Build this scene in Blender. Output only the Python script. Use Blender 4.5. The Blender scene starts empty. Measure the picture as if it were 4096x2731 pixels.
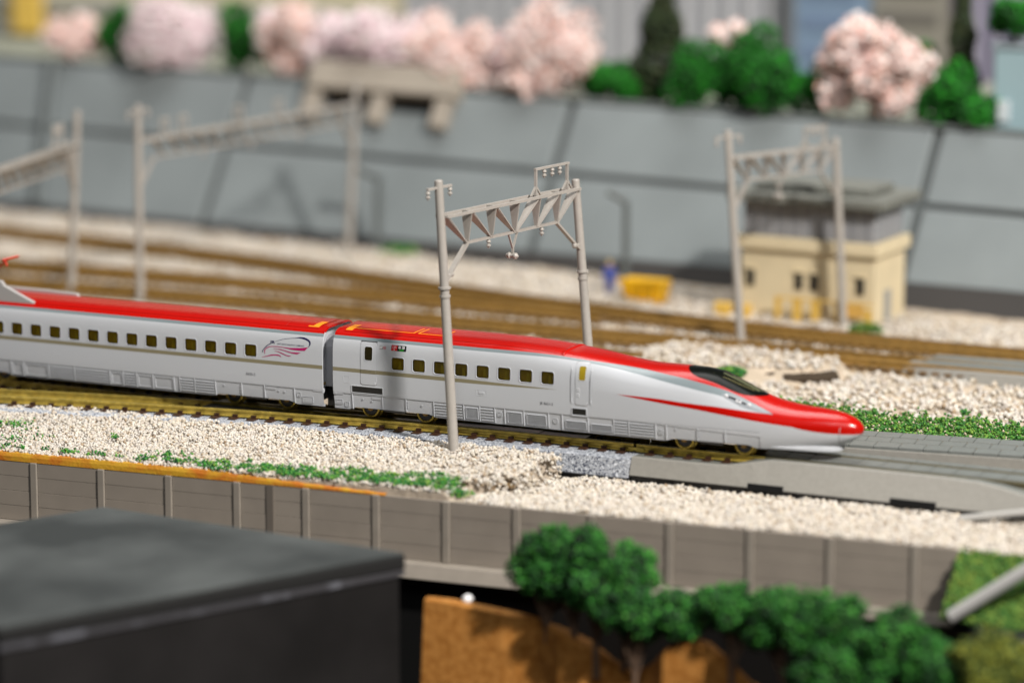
import bpy, math, random
import numpy as np
from mathutils import Vector, Matrix, Euler

S = 0.001                       # everything below is written in millimetres of the model; the scene is in metres
scene = bpy.context.scene
col = scene.collection
random.seed(7)
RNG = np.random.default_rng(11)

# ---------------------------------------------------------------- camera, world, lamps, exposure
PITCH, YAW = math.radians(10.78), math.radians(25.35)
CAM = (450.12, -842.17, 200.97)
cam_data = bpy.data.cameras.new('camera')
cam = bpy.data.objects.new('camera', cam_data)
col.objects.link(cam)
cam.location = [c * S for c in CAM]
fwd = Vector((-math.sin(YAW) * math.cos(PITCH), math.cos(YAW) * math.cos(PITCH), -math.sin(PITCH)))
cam.rotation_euler = fwd.to_track_quat('-Z', 'Y').to_euler()
cam_data.sensor_width = 36.0
cam_data.lens = 121.04
cam_data.clip_start = 0.02
cam_data.clip_end = 20.0
cam_data.dof.use_dof = True
cam_data.dof.focus_distance = 0.957
cam_data.dof.aperture_fstop = 6.5
cam_data.dof.aperture_blades = 9
scene.camera = cam

world = bpy.data.worlds.new('World')
scene.world = world
world.use_nodes = True
bg = world.node_tree.nodes['Background']
bg.inputs[0].default_value = (0.96, 0.98, 1.0, 1)
bg.inputs[1].default_value = 0.045


def area_lamp(name, pos, target, size, watts, colour, shape='DISK', size_y=None):
    d = bpy.data.lights.new(name, 'AREA')
    d.shape = shape
    d.size = size * S
    if size_y:
        d.size_y = size_y * S
    d.energy = watts
    d.color = colour
    o = bpy.data.objects.new(name, d)
    col.objects.link(o)
    o.location = [c * S for c in pos]
    v = Vector(target) - Vector(pos)
    o.rotation_euler = v.to_track_quat('-Z', 'Y').to_euler()
    return o


# the hall's spotlight, high on the right, and soft fill lamps
area_lamp('hall_spotlight', (1107, -554, 1003), (20, 20, 15), 105, 38, (1.0, 0.95, 0.89))
area_lamp('fill_light', (-60, -60, 1750), (-40, 160, 0), 900, 9.0, (1.0, 0.99, 0.97), 'RECTANGLE', 500)  # overhead fill for the hall's ambient light
area_lamp('fill_light', (700, -1500, 1500), (60, 0, 0), 800, 9.0, (0.96, 0.98, 1.0), 'RECTANGLE', 500)  # front fill, added to lift the camera side
area_lamp('fill_light', (-60, 430, 1450), (-60, 335, 50), 800, 12.0, (1.0, 0.99, 0.97), 'RECTANGLE', 500)  # added to brighten the trees and wall top at the back

scene.view_settings.view_transform = 'Standard'
scene.view_settings.look = 'None'
scene.view_settings.exposure = 0.0
scene.view_settings.gamma = 1.0
scene.cycles.max_bounces = 8
scene.cycles.transparent_max_bounces = 12
scene.cycles.caustics_reflective = False
scene.cycles.caustics_refractive = False
scene.cycles.use_denoising = True

# ---------------------------------------------------------------- materials
MATS = {}


def srgb(r, g, b):
    return tuple(((c / 255) / 12.92 if c / 255 < 0.04045 else ((c / 255 + 0.055) / 1.055) ** 2.4) for c in (r, g, b)) + (1,)


def mat(name, c, rough=0.6, metal=0.0, spec=0.5, var=0.0, vscale=0.3, bump=0.0, bscale=2.0, coat=0.0, island=None, c2=None, pat=0.5):
    """Principled material; var: noise variation of value, c2: second colour mixed by noise, island: list of colours per loose piece."""
    if name in MATS:
        return MATS[name]
    m = bpy.data.materials.new(name)
    m.use_nodes = True
    nt = m.node_tree
    L = nt.links
    p = nt.nodes['Principled BSDF']
    p.inputs['Base Color'].default_value = c
    p.inputs['Roughness'].default_value = rough
    p.inputs['Metallic'].default_value = metal
    p.inputs['Specular IOR Level'].default_value = spec
    if coat:
        p.inputs['Coat Weight'].default_value = coat
        p.inputs['Coat Roughness'].default_value = 0.08
    tc = nt.nodes.new('ShaderNodeTexCoord')
    mp = nt.nodes.new('ShaderNodeMapping')
    mp.inputs['Scale'].default_value = (1 / S, 1 / S, 1 / S)
    L.new(tc.outputs['Object'], mp.inputs['Vector'])
    out = None
    if island:
        g = nt.nodes.new('ShaderNodeNewGeometry')
        r = nt.nodes.new('ShaderNodeValToRGB')
        r.color_ramp.interpolation = 'CONSTANT'
        els = r.color_ramp.elements
        n = len(island)
        while len(els) < n:
            els.new(0.5)
        for i, cc in enumerate(island):
            els[i].position = i / n
            els[i].color = cc
        L.new(g.outputs['Random Per Island'], r.inputs['Fac'])
        out = r.outputs['Color']
    if c2 is not None:
        n = nt.nodes.new('ShaderNodeTexNoise')
        n.inputs['Scale'].default_value = vscale
        n.inputs['Detail'].default_value = 4
        r = nt.nodes.new('ShaderNodeValToRGB')
        r.color_ramp.elements[0].position = pat - 0.12
        r.color_ramp.elements[1].position = pat + 0.12
        r.color_ramp.elements[0].color = c
        r.color_ramp.elements[1].color = c2
        L.new(mp.outputs[0], n.inputs['Vector'])
        L.new(n.outputs['Fac'], r.inputs['Fac'])
        out = r.outputs['Color']
    if var:
        n = nt.nodes.new('ShaderNodeTexNoise')
        n.inputs['Scale'].default_value = vscale
        n.inputs['Detail'].default_value = 6
        L.new(mp.outputs[0], n.inputs['Vector'])
        mr = nt.nodes.new('ShaderNodeMapRange')
        mr.inputs['From Min'].default_value = 0.3
        mr.inputs['From Max'].default_value = 0.7
        mr.inputs['To Min'].default_value = 1 - var
        mr.inputs['To Max'].default_value = 1 + var
        L.new(n.outputs['Fac'], mr.inputs['Value'])
        mx = nt.nodes.new('ShaderNodeMix')
        mx.data_type = 'RGBA'
        mx.blend_type = 'MULTIPLY'
        mx.inputs['Factor'].default_value = 1
        if out is not None:
            L.new(out, mx.inputs['A'])
        else:
            mx.inputs['A'].default_value = c
        L.new(mr.outputs[0], mx.inputs['B'])
        out = mx.outputs['Result']
    if out is not None:
        L.new(out, p.inputs['Base Color'])
    if bump:
        n = nt.nodes.new('ShaderNodeTexNoise')
        n.inputs['Scale'].default_value = bscale
        n.inputs['Detail'].default_value = 5
        L.new(mp.outputs[0], n.inputs['Vector'])
        b = nt.nodes.new('ShaderNodeBump')
        b.inputs['Strength'].default_value = 1.0
        b.inputs['Distance'].default_value = bump * S
        L.new(n.outputs['Fac'], b.inputs['Height'])
        L.new(b.outputs[0], p.inputs['Normal'])
    MATS[name] = m
    return m


RED = (0.40, 0.003, 0.0005, 1)
WHITE = (0.475, 0.492, 0.52, 1)
SILVER = (0.185, 0.222, 0.235, 1)
GOLD = (0.225, 0.20, 0.125, 1)

M_grey_plastic = mat('grey_plastic', (0.36, 0.335, 0.305, 1), 0.42, var=0.05, vscale=0.6, bump=0.02, bscale=3)
M_brass = mat('tarnished_brass', (0.52, 0.385, 0.075, 1), 0.33, metal=0.6, var=0.3, vscale=0.5, bump=0.05, bscale=5)
M_old_brass = mat('old_brass', (0.33, 0.195, 0.05, 1), 0.45, metal=0.4, var=0.25, vscale=0.5)
M_black = mat('black_plastic', (0.008, 0.008, 0.008, 1), 0.3)
M_dark = mat('dark_grey_plastic', (0.035, 0.035, 0.037, 1), 0.45)
M_sleeper = mat('sleeper_brown', (0.045, 0.018, 0.008, 1), 0.5, var=0.2, vscale=1)
M_underframe = mat('underframe_grey', (0.10, 0.098, 0.095, 1), 0.45)
M_bodywhite = mat('body_white', WHITE, 0.28, coat=0.06)
M_skirt = mat('skirt_white', (0.445, 0.46, 0.485, 1), 0.4)
M_red = mat('roof_red', RED, 0.24, spec=0.35)
M_silver = mat('silver_paint', SILVER, 0.35, metal=0.3, var=0.12, vscale=6)
M_gold = mat('gold_stripe', GOLD, 0.40, metal=0.3, var=0.18, vscale=8)
M_orange = mat('marking_orange', (0.85, 0.26, 0.005, 1), 0.4)
M_signblack = mat('sign_black', (0.006, 0.008, 0.008, 1), 0.4)
M_signred = mat('sign_red', (0.55, 0.008, 0.012, 1), 0.4)
M_signwhite = mat('sign_white', (0.85, 0.85, 0.85, 1), 0.5)
M_signgreen = mat('sign_green', (0.02, 0.55, 0.03, 1), 0.5)
M_navy = mat('emblem_navy', (0.012, 0.008, 0.06, 1), 0.4)
M_magenta = mat('emblem_magenta', (0.40, 0.004, 0.11, 1), 0.4)
M_ink = mat('ink_grey', (0.10, 0.10, 0.11, 1), 0.5)
M_seat = mat('seat_yellow', (0.95, 0.78, 0.10, 1), 0.6)
M_light_catcher = mat('light_catcher_amber', (0.88, 0.64, 0.05, 1), .5, c2=(0.55, 0.38, 0.02, 1), vscale=.18, pat=.5)
M_inside = mat('inside_brown', (0.35, 0.24, 0.08, 1), 0.7)
M_chrome = mat('lamp_chrome', (0.75, 0.76, 0.78, 1), 0.12, metal=0.9)
M_lens = mat('lamp_lens', (0.6, 0.6, 0.62, 1), 0.12, coat=0.5)


def glass(name, tint, trans, rough=0.03):
    m = bpy.data.materials.new(name)
    m.use_nodes = True
    nt = m.node_tree
    nt.nodes.clear()
    o = nt.nodes.new('ShaderNodeOutputMaterial')
    t = nt.nodes.new('ShaderNodeBsdfTransparent')
    t.inputs[0].default_value = tint
    g = nt.nodes.new('ShaderNodeBsdfGlossy')
    g.inputs['Color'].default_value = (0.9, 0.95, 0.8, 1)
    g.inputs['Roughness'].default_value = rough
    f = nt.nodes.new('ShaderNodeFresnel')
    f.inputs[0].default_value = 1.5
    mx = nt.nodes.new('ShaderNodeMixShader')
    nt.links.new(f.outputs[0], mx.inputs[0])
    nt.links.new(t.outputs[0], mx.inputs[1])
    nt.links.new(g.outputs[0], mx.inputs[2])
    nt.links.new(mx.outputs[0], o.inputs[0])
    MATS[name] = m
    return m


M_pane = glass('amber_glass', (1.0, 0.93, 0.42, 1), 1)
_nt = M_pane.node_tree
_df = _nt.nodes.new('ShaderNodeBsdfTranslucent')
_df.inputs[0].default_value = (0.55, 0.40, 0.02, 1)
_dd = _nt.nodes.new('ShaderNodeBsdfDiffuse')
_dd.inputs[0].default_value = (0.20, 0.155, 0.012, 1)
_m1 = _nt.nodes.new('ShaderNodeMixShader')
_m1.inputs[0].default_value = 0.5
_nt.links.new(_df.outputs[0], _m1.inputs[1])
_nt.links.new(_dd.outputs[0], _m1.inputs[2])
_m2 = _nt.nodes.new('ShaderNodeMixShader')
_m2.inputs[0].default_value = 0.06
_tr = [n for n in _nt.nodes if n.type == 'BSDF_TRANSPARENT'][0]
_mx = [l.to_node for l in _nt.links if l.from_node == _tr][0]
_nt.links.new(_tr.outputs[0], _m2.inputs[1])
_nt.links.new(_m1.outputs[0], _m2.inputs[2])
_nt.links.new(_m2.outputs[0], _mx.inputs[1])
M_wind = mat('windscreen_black', (0.004, 0.005, 0.004, 1), 0.22, spec=0.08)


def livery():
    """Paint of the end car: boundaries between red, silver, white and gold as curves z(x) along the body."""
    m = bpy.data.materials.new('livery_paint')
    m.use_nodes = True
    nt = m.node_tree
    L = nt.links
    p = nt.nodes['Principled BSDF']
    p.inputs['Roughness'].default_value = 0.25
    p.inputs['Specular IOR Level'].default_value = 0.35
    p.inputs['Coat Weight'].default_value = 0.06
    p.inputs['Coat Roughness'].default_value = 0.08
    tc = nt.nodes.new('ShaderNodeTexCoord')
    sx = nt.nodes.new('ShaderNodeSeparateXYZ')
    L.new(tc.outputs['Object'], sx.inputs[0])

    def math_(op, a, b=None):
        n = nt.nodes.new('ShaderNodeMath')
        n.operation = op
        for i, v in enumerate((a, b)):
            if v is None:
                continue
            if isinstance(v, (int, float)):
                n.inputs[i].default_value = v
            else:
                L.new(v, n.inputs[i])
        return n.outputs[0]
    x = math_('DIVIDE', sx.outputs['X'], 160 * S)
    z = math_('DIVIDE', sx.outputs['Z'], 30 * S)

    def curve(pts):
        n = nt.nodes.new('ShaderNodeFloatCurve')
        cv = n.mapping.curves[0]
        n.mapping.use_clip = True
        pts = [(a / 160, b / 30) for a, b in pts]
        while len(cv.points) < len(pts):
            cv.points.new(0.5, 0.5)
        for q, (a, b) in zip(cv.points, pts):
            q.location = (a, b)
            q.handle_type = 'AUTO_CLAMPED'
        n.mapping.update()
        L.new(x, n.inputs['Value'])
        return n.outputs[0]
    rtop = curve([(0, 22.8), (52, 22.8), (66.3, 22.55), (79.3, 21.6), (87.4, 20.9), (96.2, 20.05), (107.3, 18.75), (115.8, 17.1), (120.3, 15.7), (125.4, 13.7), (130.9, 11.5), (133, 10.0), (140, 8.0), (160, 7.0)])
    slow = curve([(0, 21.95), (60, 21.95), (70, 21.75), (80.6, 20.85), (92.5, 19.15), (101.4, 17.75), (110.1, 16.4), (116.2, 15.4), (119, 14.6), (123, 13.0), (127, 12.1), (131, 11.4), (160, 6.0)])
    wu = curve([(0, 5.0), (86.7, 13.65), (97.8, 13.5), (106.4, 13.0), (114.8, 12.65), (122.9, 12.05), (130.9, 11.5), (140, 11), (160, 11)])
    wl = curve([(0, 22.0), (86.7, 13.65), (93.6, 12.95), (102.2, 12.1), (110.7, 11.35), (119, 10.4), (127.3, 9.5), (135.3, 8.8), (143.2, 8.25), (148.7, 8.0), (160, 7.9)])
    gl = curve([(0, 12.85), (40, 12.85), (52, 12.95), (68.5, 13.35), (72, 13.5), (160, 13.5)])
    gu = curve([(0, 13.95), (40, 13.95), (52, 13.75), (68.5, 13.42), (72, 13.3), (160, 13.0)])

    def gt(a, b):
        return math_('GREATER_THAN', a, b)
    red = math_('MAXIMUM', gt(z, rtop), math_('MULTIPLY', math_('MULTIPLY', gt(z, wl), gt(wu, z)), gt(x, 86.7 / 160)))
    sil = gt(z, slow)
    gold = math_('MULTIPLY', gt(z, gl), gt(gu, z))

    def mix(f, a, b):
        n = nt.nodes.new('ShaderNodeMix')
        n.data_type = 'RGBA'
        L.new(f, n.inputs['Factor'])
        for k, v in (('A', a), ('B', b)):
            if isinstance(v, tuple):
                n.inputs[k].default_value = v
            else:
                L.new(v, n.inputs[k])
        return n.outputs['Result']
    c = mix(gold, WHITE, GOLD)
    c = mix(sil, c, SILVER)
    c = mix(red, c, RED)
    L.new(c, p.inputs['Base Color'])
    MATS['livery_paint'] = m
    return m


M_livery = livery()

# ---------------------------------------------------------------- mesh helpers
ORG = {}


def rot_frame(d):
    d = np.array(d, float)
    d /= np.linalg.norm(d)
    a = np.array([0, 0, 1.0]) if abs(d[2]) < 0.9 else np.array([1.0, 0, 0])
    u = np.cross(a, d)
    u /= np.linalg.norm(u)
    return d, u, np.cross(d, u)


class MB:
    def __init__(self):
        self.V = []
        self.F = []

    def add(self, verts, faces):
        o = len(self.V)
        self.V += [tuple(float(c) for c in v) for v in verts]
        self.F += [tuple(i + o for i in f) for f in faces]
        return self

    def box(self, x0, x1, y0, y1, z0, z1):
        return self.add([(x0, y0, z0), (x1, y0, z0), (x1, y1, z0), (x0, y1, z0), (x0, y0, z1), (x1, y0, z1), (x1, y1, z1), (x0, y1, z1)],
                        [(0, 3, 2, 1), (4, 5, 6, 7), (0, 1, 5, 4), (1, 2, 6, 5), (2, 3, 7, 6), (3, 0, 4, 7)])

    def hull8(self, lo, hi):
        """box from two quads lo, hi (each 4 points, anticlockwise from above)"""
        return self.add(list(lo) + list(hi), [(0, 3, 2, 1), (4, 5, 6, 7), (0, 1, 5, 4), (1, 2, 6, 5), (2, 3, 7, 6), (3, 0, 4, 7)])

    def bar(self, p0, p1, w, h):
        """rectangular bar; w across horizontally, h along the third axis"""
        p0, p1 = np.array(p0, float), np.array(p1, float)
        d, u, v = rot_frame(p1 - p0)
        q = [-u * w / 2 - v * h / 2, u * w / 2 - v * h / 2, u * w / 2 + v * h / 2, -u * w / 2 + v * h / 2]
        return self.hull8([p0 + k for k in q], [p1 + k for k in q])

    def tube(self, p0, p1, r0, r1=None, n=14, cap=True):
        r1 = r0 if r1 is None else r1
        p0, p1 = np.array(p0, float), np.array(p1, float)
        d, u, v = rot_frame(p1 - p0)
        vs = []
        for p, r in ((p0, r0), (p1, r1)):
            for i in range(n):
                a = 2 * math.pi * i / n
                vs.append(p + u * r * math.cos(a) + v * r * math.sin(a))
        fs = [(i, (i + 1) % n, n + (i + 1) % n, n + i) for i in range(n)]
        if cap:
            fs += [tuple(range(n - 1, -1, -1)), tuple(range(n, 2 * n))]
        return self.add(vs, fs)

    def lathe(self, p, axis, prof, n=14):
        p = np.array(p, float)
        d, u, v = rot_frame(axis)
        vs, fs = [], []
        for t, r in prof:
            for i in range(n):
                a = 2 * math.pi * i / n
                vs.append(p + d * t + u * r * math.cos(a) + v * r * math.sin(a))
        for k in range(len(prof) - 1):
            for i in range(n):
                fs.append((k * n + i, k * n + (i + 1) % n, (k + 1) * n + (i + 1) % n, (k + 1) * n + i))
        fs += [tuple(range(n - 1, -1, -1)), tuple(range((len(prof) - 1) * n, len(prof) * n))]
        return self.add(vs, fs)

    def path(self, pts, prof):
        """extrude profile [(across, z)] along the plan polyline pts [(x, y)]"""
        P = np.array(pts, float)
        T = np.gradient(P, axis=0)
        T /= np.linalg.norm(T, axis=1)[:, None]
        N = np.stack([-T[:, 1], T[:, 0]], 1)
        n = len(prof)
        vs, fs = [], []
        for p, nn in zip(P, N):
            for a, z in prof:
                vs.append((p[0] + nn[0] * a, p[1] + nn[1] * a, z))
        for k in range(len(P) - 1):
            for i in range(n):
                fs.append((k * n + i, k * n + (i + 1) % n, (k + 1) * n + (i + 1) % n, (k + 1) * n + i))
        fs += [tuple(range(n - 1, -1, -1)), tuple(range((len(P) - 1) * n, len(P) * n))]
        return self.add(vs, fs)

    def grid(self, G, skip=None, flip=False):
        nu, nv = len(G), len(G[0])
        o = [p for r in G for p in r]
        fs = []
        for i in range(nu - 1):
            for j in range(nv - 1):
                if skip and skip(i, j):
                    continue
                f = (i * nv + j, (i + 1) * nv + j, (i + 1) * nv + j + 1, i * nv + j + 1)
                fs.append(f[::-1] if flip else f)
        return self.add(o, fs)

    def mesh(self, name, material, smooth=False, org=(0, 0, 0)):
        me = bpy.data.meshes.new(name)
        me.from_pydata([((v[0] - org[0]) * S, (v[1] - org[1]) * S, (v[2] - org[2]) * S) for v in self.V], [], self.F)
        if material:
            me.materials.append(material)
        if smooth is True:
            me.polygons.foreach_set('use_smooth', [True] * len(me.polygons))
        elif smooth:
            me.set_sharp_from_angle(angle=math.radians(smooth)) if False else None
            me.polygons.foreach_set('use_smooth', [True] * len(me.polygons))
            me.set_sharp_from_angle(angle=math.radians(smooth))
        me.update()
        return me

    def build(self, name, material, parent=None, smooth=False, bevel=0, org=None):
        o = ORG.get(parent.name, (0, 0, 0)) if parent else (org or (0, 0, 0))
        ob = bpy.data.objects.new(name, self.mesh(name, material, smooth, o))
        col.objects.link(ob)
        if parent:
            ob.parent = parent
        else:
            ob.location = [c * S for c in o]
        ORG[ob.name] = o
        if bevel:
            b = ob.modifiers.new('bevel', 'BEVEL')
            b.width = bevel * S
            b.segments = 2
            b.limit_method = 'ANGLE'
        return ob


def thing(name, label, cat, loc, group=None):
    o = bpy.data.objects.new(name, None)
    o.empty_display_size = 0.005
    col.objects.link(o)
    o.location = [c * S for c in loc]
    ORG[o.name] = tuple(loc)
    tag(o, label, cat, group)
    return o


def tag(o, label=None, cat=None, group=None, kind=None):
    for k, v in (('label', label), ('category', cat), ('group', group), ('kind', kind)):
        if v:
            o[k] = v
    return o


def inst(me, name, parent, loc=(0, 0, 0), rz=0, scale=None):
    """another object that shares mesh data me, placed at loc (mm, relative to the parent)"""
    o = bpy.data.objects.new(name, me)
    col.objects.link(o)
    o.parent = parent
    o.location = [c * S for c in loc]
    if rz:
        o.rotation_euler = (0, 0, rz)
    if scale:
        o.scale = scale
    ORG[o.name] = ORG.get(parent.name, (0, 0, 0)) if parent else (0, 0, 0)
    return o


def mesh_np(name, V, Fc, material, k):
    me = bpy.data.meshes.new(name)
    nf = len(Fc)
    me.vertices.add(len(V))
    me.vertices.foreach_set('co', (V * S).astype(np.float32).ravel())
    me.loops.add(nf * k)
    me.loops.foreach_set('vertex_index', Fc.astype(np.int32).ravel())
    me.polygons.add(nf)
    me.polygons.foreach_set('loop_start', np.arange(0, nf * k, k, dtype=np.int32))
    me.polygons.foreach_set('loop_total', np.full(nf, k, dtype=np.int32))
    me.update(calc_edges=True)
    me.validate()
    if material:
        me.materials.append(material)
    return me


_g = (1 + 5 ** .5) / 2
ICO_V = np.array([(-1, _g, 0), (1, _g, 0), (-1, -_g, 0), (1, -_g, 0), (0, -1, _g), (0, 1, _g), (0, -1, -_g), (0, 1, -_g), (_g, 0, -1), (_g, 0, 1), (-_g, 0, -1), (-_g, 0, 1)]) / math.sqrt(1 + _g * _g)
ICO_F = np.array([(0, 11, 5), (0, 5, 1), (0, 1, 7), (0, 7, 10), (0, 10, 11), (1, 5, 9), (5, 11, 4), (11, 10, 2), (10, 7, 6), (7, 1, 8), (3, 9, 4), (3, 4, 2), (3, 2, 6), (3, 6, 8), (3, 8, 9), (4, 9, 5), (2, 4, 11), (6, 2, 10), (8, 6, 7), (9, 8, 1)])
OCT_V = np.array([(1, 0, 0), (-1, 0, 0), (0, 1, 0), (0, -1, 0), (0, 0, 1), (0, 0, -1)], float)
OCT_F = np.array([(0, 2, 4), (2, 1, 4), (1, 3, 4), (3, 0, 4), (2, 0, 5), (1, 2, 5), (3, 1, 5), (0, 3, 5)])


def pieces(name, P, r, material, seed=1, base='ico', flat=(0.55, 1.0), jit=0.28, org=(0, 0, 0)):
    """many small irregular pieces as one mesh (numpy)"""
    rg = np.random.default_rng(seed)
    BV, BF = (ICO_V, ICO_F) if base == 'ico' else (OCT_V, OCT_F)
    K = 40
    nb = len(BV)
    var = np.stack([BV * rg.uniform(1 - jit, 1 + jit, (nb, 1)) * np.array([1, rg.uniform(0.65, 1), rg.uniform(*flat)]) for _ in range(K)])
    N = len(P)
    q = rg.normal(size=(N, 4))
    q /= np.linalg.norm(q, axis=1)[:, None]
    w, x, y, z = q.T
    R = np.stack([1 - 2 * (y * y + z * z), 2 * (x * y - z * w), 2 * (x * z + y * w), 2 * (x * y + z * w), 1 - 2 * (x * x + z * z), 2 * (y * z - x * w), 2 * (x * z - y * w), 2 * (y * z + x * w), 1 - 2 * (x * x + y * y)], 1).reshape(N, 3, 3)
    V = np.einsum('nij,nvj->nvi', R, var[rg.integers(0, K, N)]) * np.asarray(r).reshape(-1, 1, 1) + (np.asarray(P) - np.array(org))[:, None, :]
    Fc = (BF[None] + (np.arange(N) * nb)[:, None, None]).reshape(-1, 3)
    return mesh_np(name, V.reshape(-1, 3), Fc, material, 3)


def obj_from(me, name, parent=None, loc=(0, 0, 0)):
    o = bpy.data.objects.new(name, me)
    col.objects.link(o)
    if parent:
        o.parent = parent
    o.location = [c * S for c in loc]
    return o


def wob(x, y, f=1.0, s=0.0):
    return (np.sin(x * .31 * f + s) * np.cos(y * .27 * f + 1.3 * s) + .6 * np.sin(x * .83 * f - y * .61 * f + s) + .4 * np.cos(x * 1.7 * f + y * 1.9 * f)) / 2


# ---------------------------------------------------------------- setting: ground, gravel, front
def front_y(x):                 # line of the front retaining wall
    return -60.5 + .0653 * np.asarray(x, float)


def turnout_off(x):             # how far the diverging route has left the straight one
    return np.maximum(0, 80 - np.asarray(x, float)) ** 2 / 1640.0


ground = MB()
xs = np.linspace(-420, 300, 60)
ground.grid([[(x, front_y(x) + .5, -10.2), (x, 60, -10.2), (x, 345, -10.2)] for x in xs])
tag(ground.build('ground', mat('ground_dark', (0.022, 0.015, 0.010, 1), 0.9, var=0.4, vscale=0.2)), kind='structure')  # the dark brown also carries the shadow in the gravel cracks

lower = MB()
lower.add([(-600, -420, -70), (500, -420, -70), (500, -40, -70), (-600, -40, -70)], [(0, 1, 2, 3)])
tag(lower.build('lower_shade_sheet', mat('lower_shade_dark', (0.012, 0.010, 0.009, 1), 0.9)), kind='structure')  # near-black colour put in for the shadowed void below the wall

STONES = [srgb(*c) for c in ((197, 189, 178), (190, 182, 172), (186, 176, 164), (202, 196, 187), (180, 172, 163), (193, 185, 176), (175, 162, 144), (189, 179, 163), (198, 192, 183), (170, 162, 153), (191, 178, 160), (184, 180, 173), (198, 190, 175), (153, 133, 109), (189, 183, 175), (194, 187, 174), (200, 195, 185), (196, 187, 172))]
M_stone = mat('crushed_stone', (0.7, 0.6, 0.5, 1), 0.75, island=STONES, var=0.12, vscale=1.5)
GE_X = [-140, -118, -100, -74, -52, -31, -13, -4, 18, 35, 48, 60, 66, 72, 77, 90]
GE_Y = [-40, -32, -26.5, -20.5, -19.5, -20.5, -16.5, -18, -17.6, -16.4, -15.6, -15, -15, -17, -19.5, -20]
XB_Y = [-62, -57, -47, -45, -40, -35, -28, -22, -19, -14]
XB_X = [58, 60, 61, 64, 70, 73.5, 73, 71.5, 77, 78]


def gravel_top(x, y):
    ye = np.interp(x, GE_X, GE_Y)
    s = np.clip((ye - y) / (ye - front_y(x)), 0, 1)
    left = -2.85 - 3.3 * s ** 0.75
    xb = np.interp(y, XB_Y, XB_X) + 1.2 * wob(x, y, 2.2, 3)
    right = -8.9 + 0.4 * wob(x, y, .4) + .5 * np.clip((-40 - y) / 12, 0, 1)
    k = np.clip((xb - x) / 2.2, 0, 1)
    return right + (left - right) * k + 0.35 * wob(x, y, .9, 2), k


def seg_dist(x, y, pts):
    d = np.full(x.shape, 1e9)
    for (ax, ay), (bx_, by_) in zip(pts[:-1], pts[1:]):
        t = np.clip(((x - ax) * (bx_ - ax) + (y - ay) * (by_ - ay)) / ((bx_ - ax) ** 2 + (by_ - ay) ** 2), 0, 1)
        d = np.minimum(d, np.hypot(x - ax - t * (bx_ - ax), y - ay - t * (by_ - ay)))
    return d


CRACKS = [[(44, -39), (50, -36), (51.5, -30), (51.5, -25), (53.3, -21.6), (58.6, -24.2), (59.5, -19)], [(72, -41), (66, -38), (62.5, -40), (61.5, -46), (59, -47)]]
N = 78000
gx = RNG.uniform(-140, 222, N)
gy = RNG.uniform(-74, -9, N)
ok = gy > front_y(gx) + .4
edge = np.interp(gx, GE_X, GE_Y) + 1.0 * wob(gx, gy, 1.3, 1)
left_ok = (gy < edge)
hz, kk = gravel_top(gx, gy)
ok &= np.where(kk > .05, left_ok, gy < -14.2 + .6 * wob(gx, gy, 2) + np.where(gx > 140, 2.5, 0))
ok &= ~((kk < .5) & (gx < 64))
for c in CRACKS:
    ok &= seg_dist(gx, gy, c) > 0.75 + .5 * wob(gx, gy, 3)
gx, gy, hz, kk = gx[ok], gy[ok], hz[ok], kk[ok]
rr_ = RNG.uniform(.32, .60, len(gx)) * np.where(RNG.random(len(gx)) < .1, 1.25, 1)
lump = RNG.uniform(-.45, .25, len(gx)) + .35 * wob(gx, gy, 2.2, 5)
tag(obj_from(pieces('gravel', np.stack([gx, gy, hz + lump], 1), rr_, M_stone, 3, jit=.36), 'gravel'), 'pale beige crushed stone strewn in front of the train', 'gravel', kind='stuff')

# brown earth sheet under the left gravel bed (its edge shows beside the crossing)
xs = np.arange(-140, 79, 2.0)
bed = MB()
rows = []
for x in xs:
    ye = float(np.interp(x, GE_X, GE_Y))
    y0 = float(front_y(x)) + .3
    rows.append([(x, y0 - .02, -8.7)] + [(x, y, float(gravel_top(np.array(x), np.array(y))[0]) - .55 - (7 if x > np.interp(y, XB_Y, XB_X) - 5 and y > -51 else 0)) for y in np.linspace(y0, ye, 16)])
bed.grid(rows)
tag(bed.build('gravel_bed', mat('bed_earth', (0.36, 0.30, 0.235, 1), 0.9, var=.3, vscale=.6)), kind='structure')
xs = np.arange(60, 224, 4.0)
bed2 = MB()
bed2.grid([[(x, y, -9.3) for y in np.linspace(float(front_y(x)) + .3, -18.5, 8)] for x in xs])
tag(bed2.build('gravel_bed', MATS['bed_earth']), kind='structure')

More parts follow.
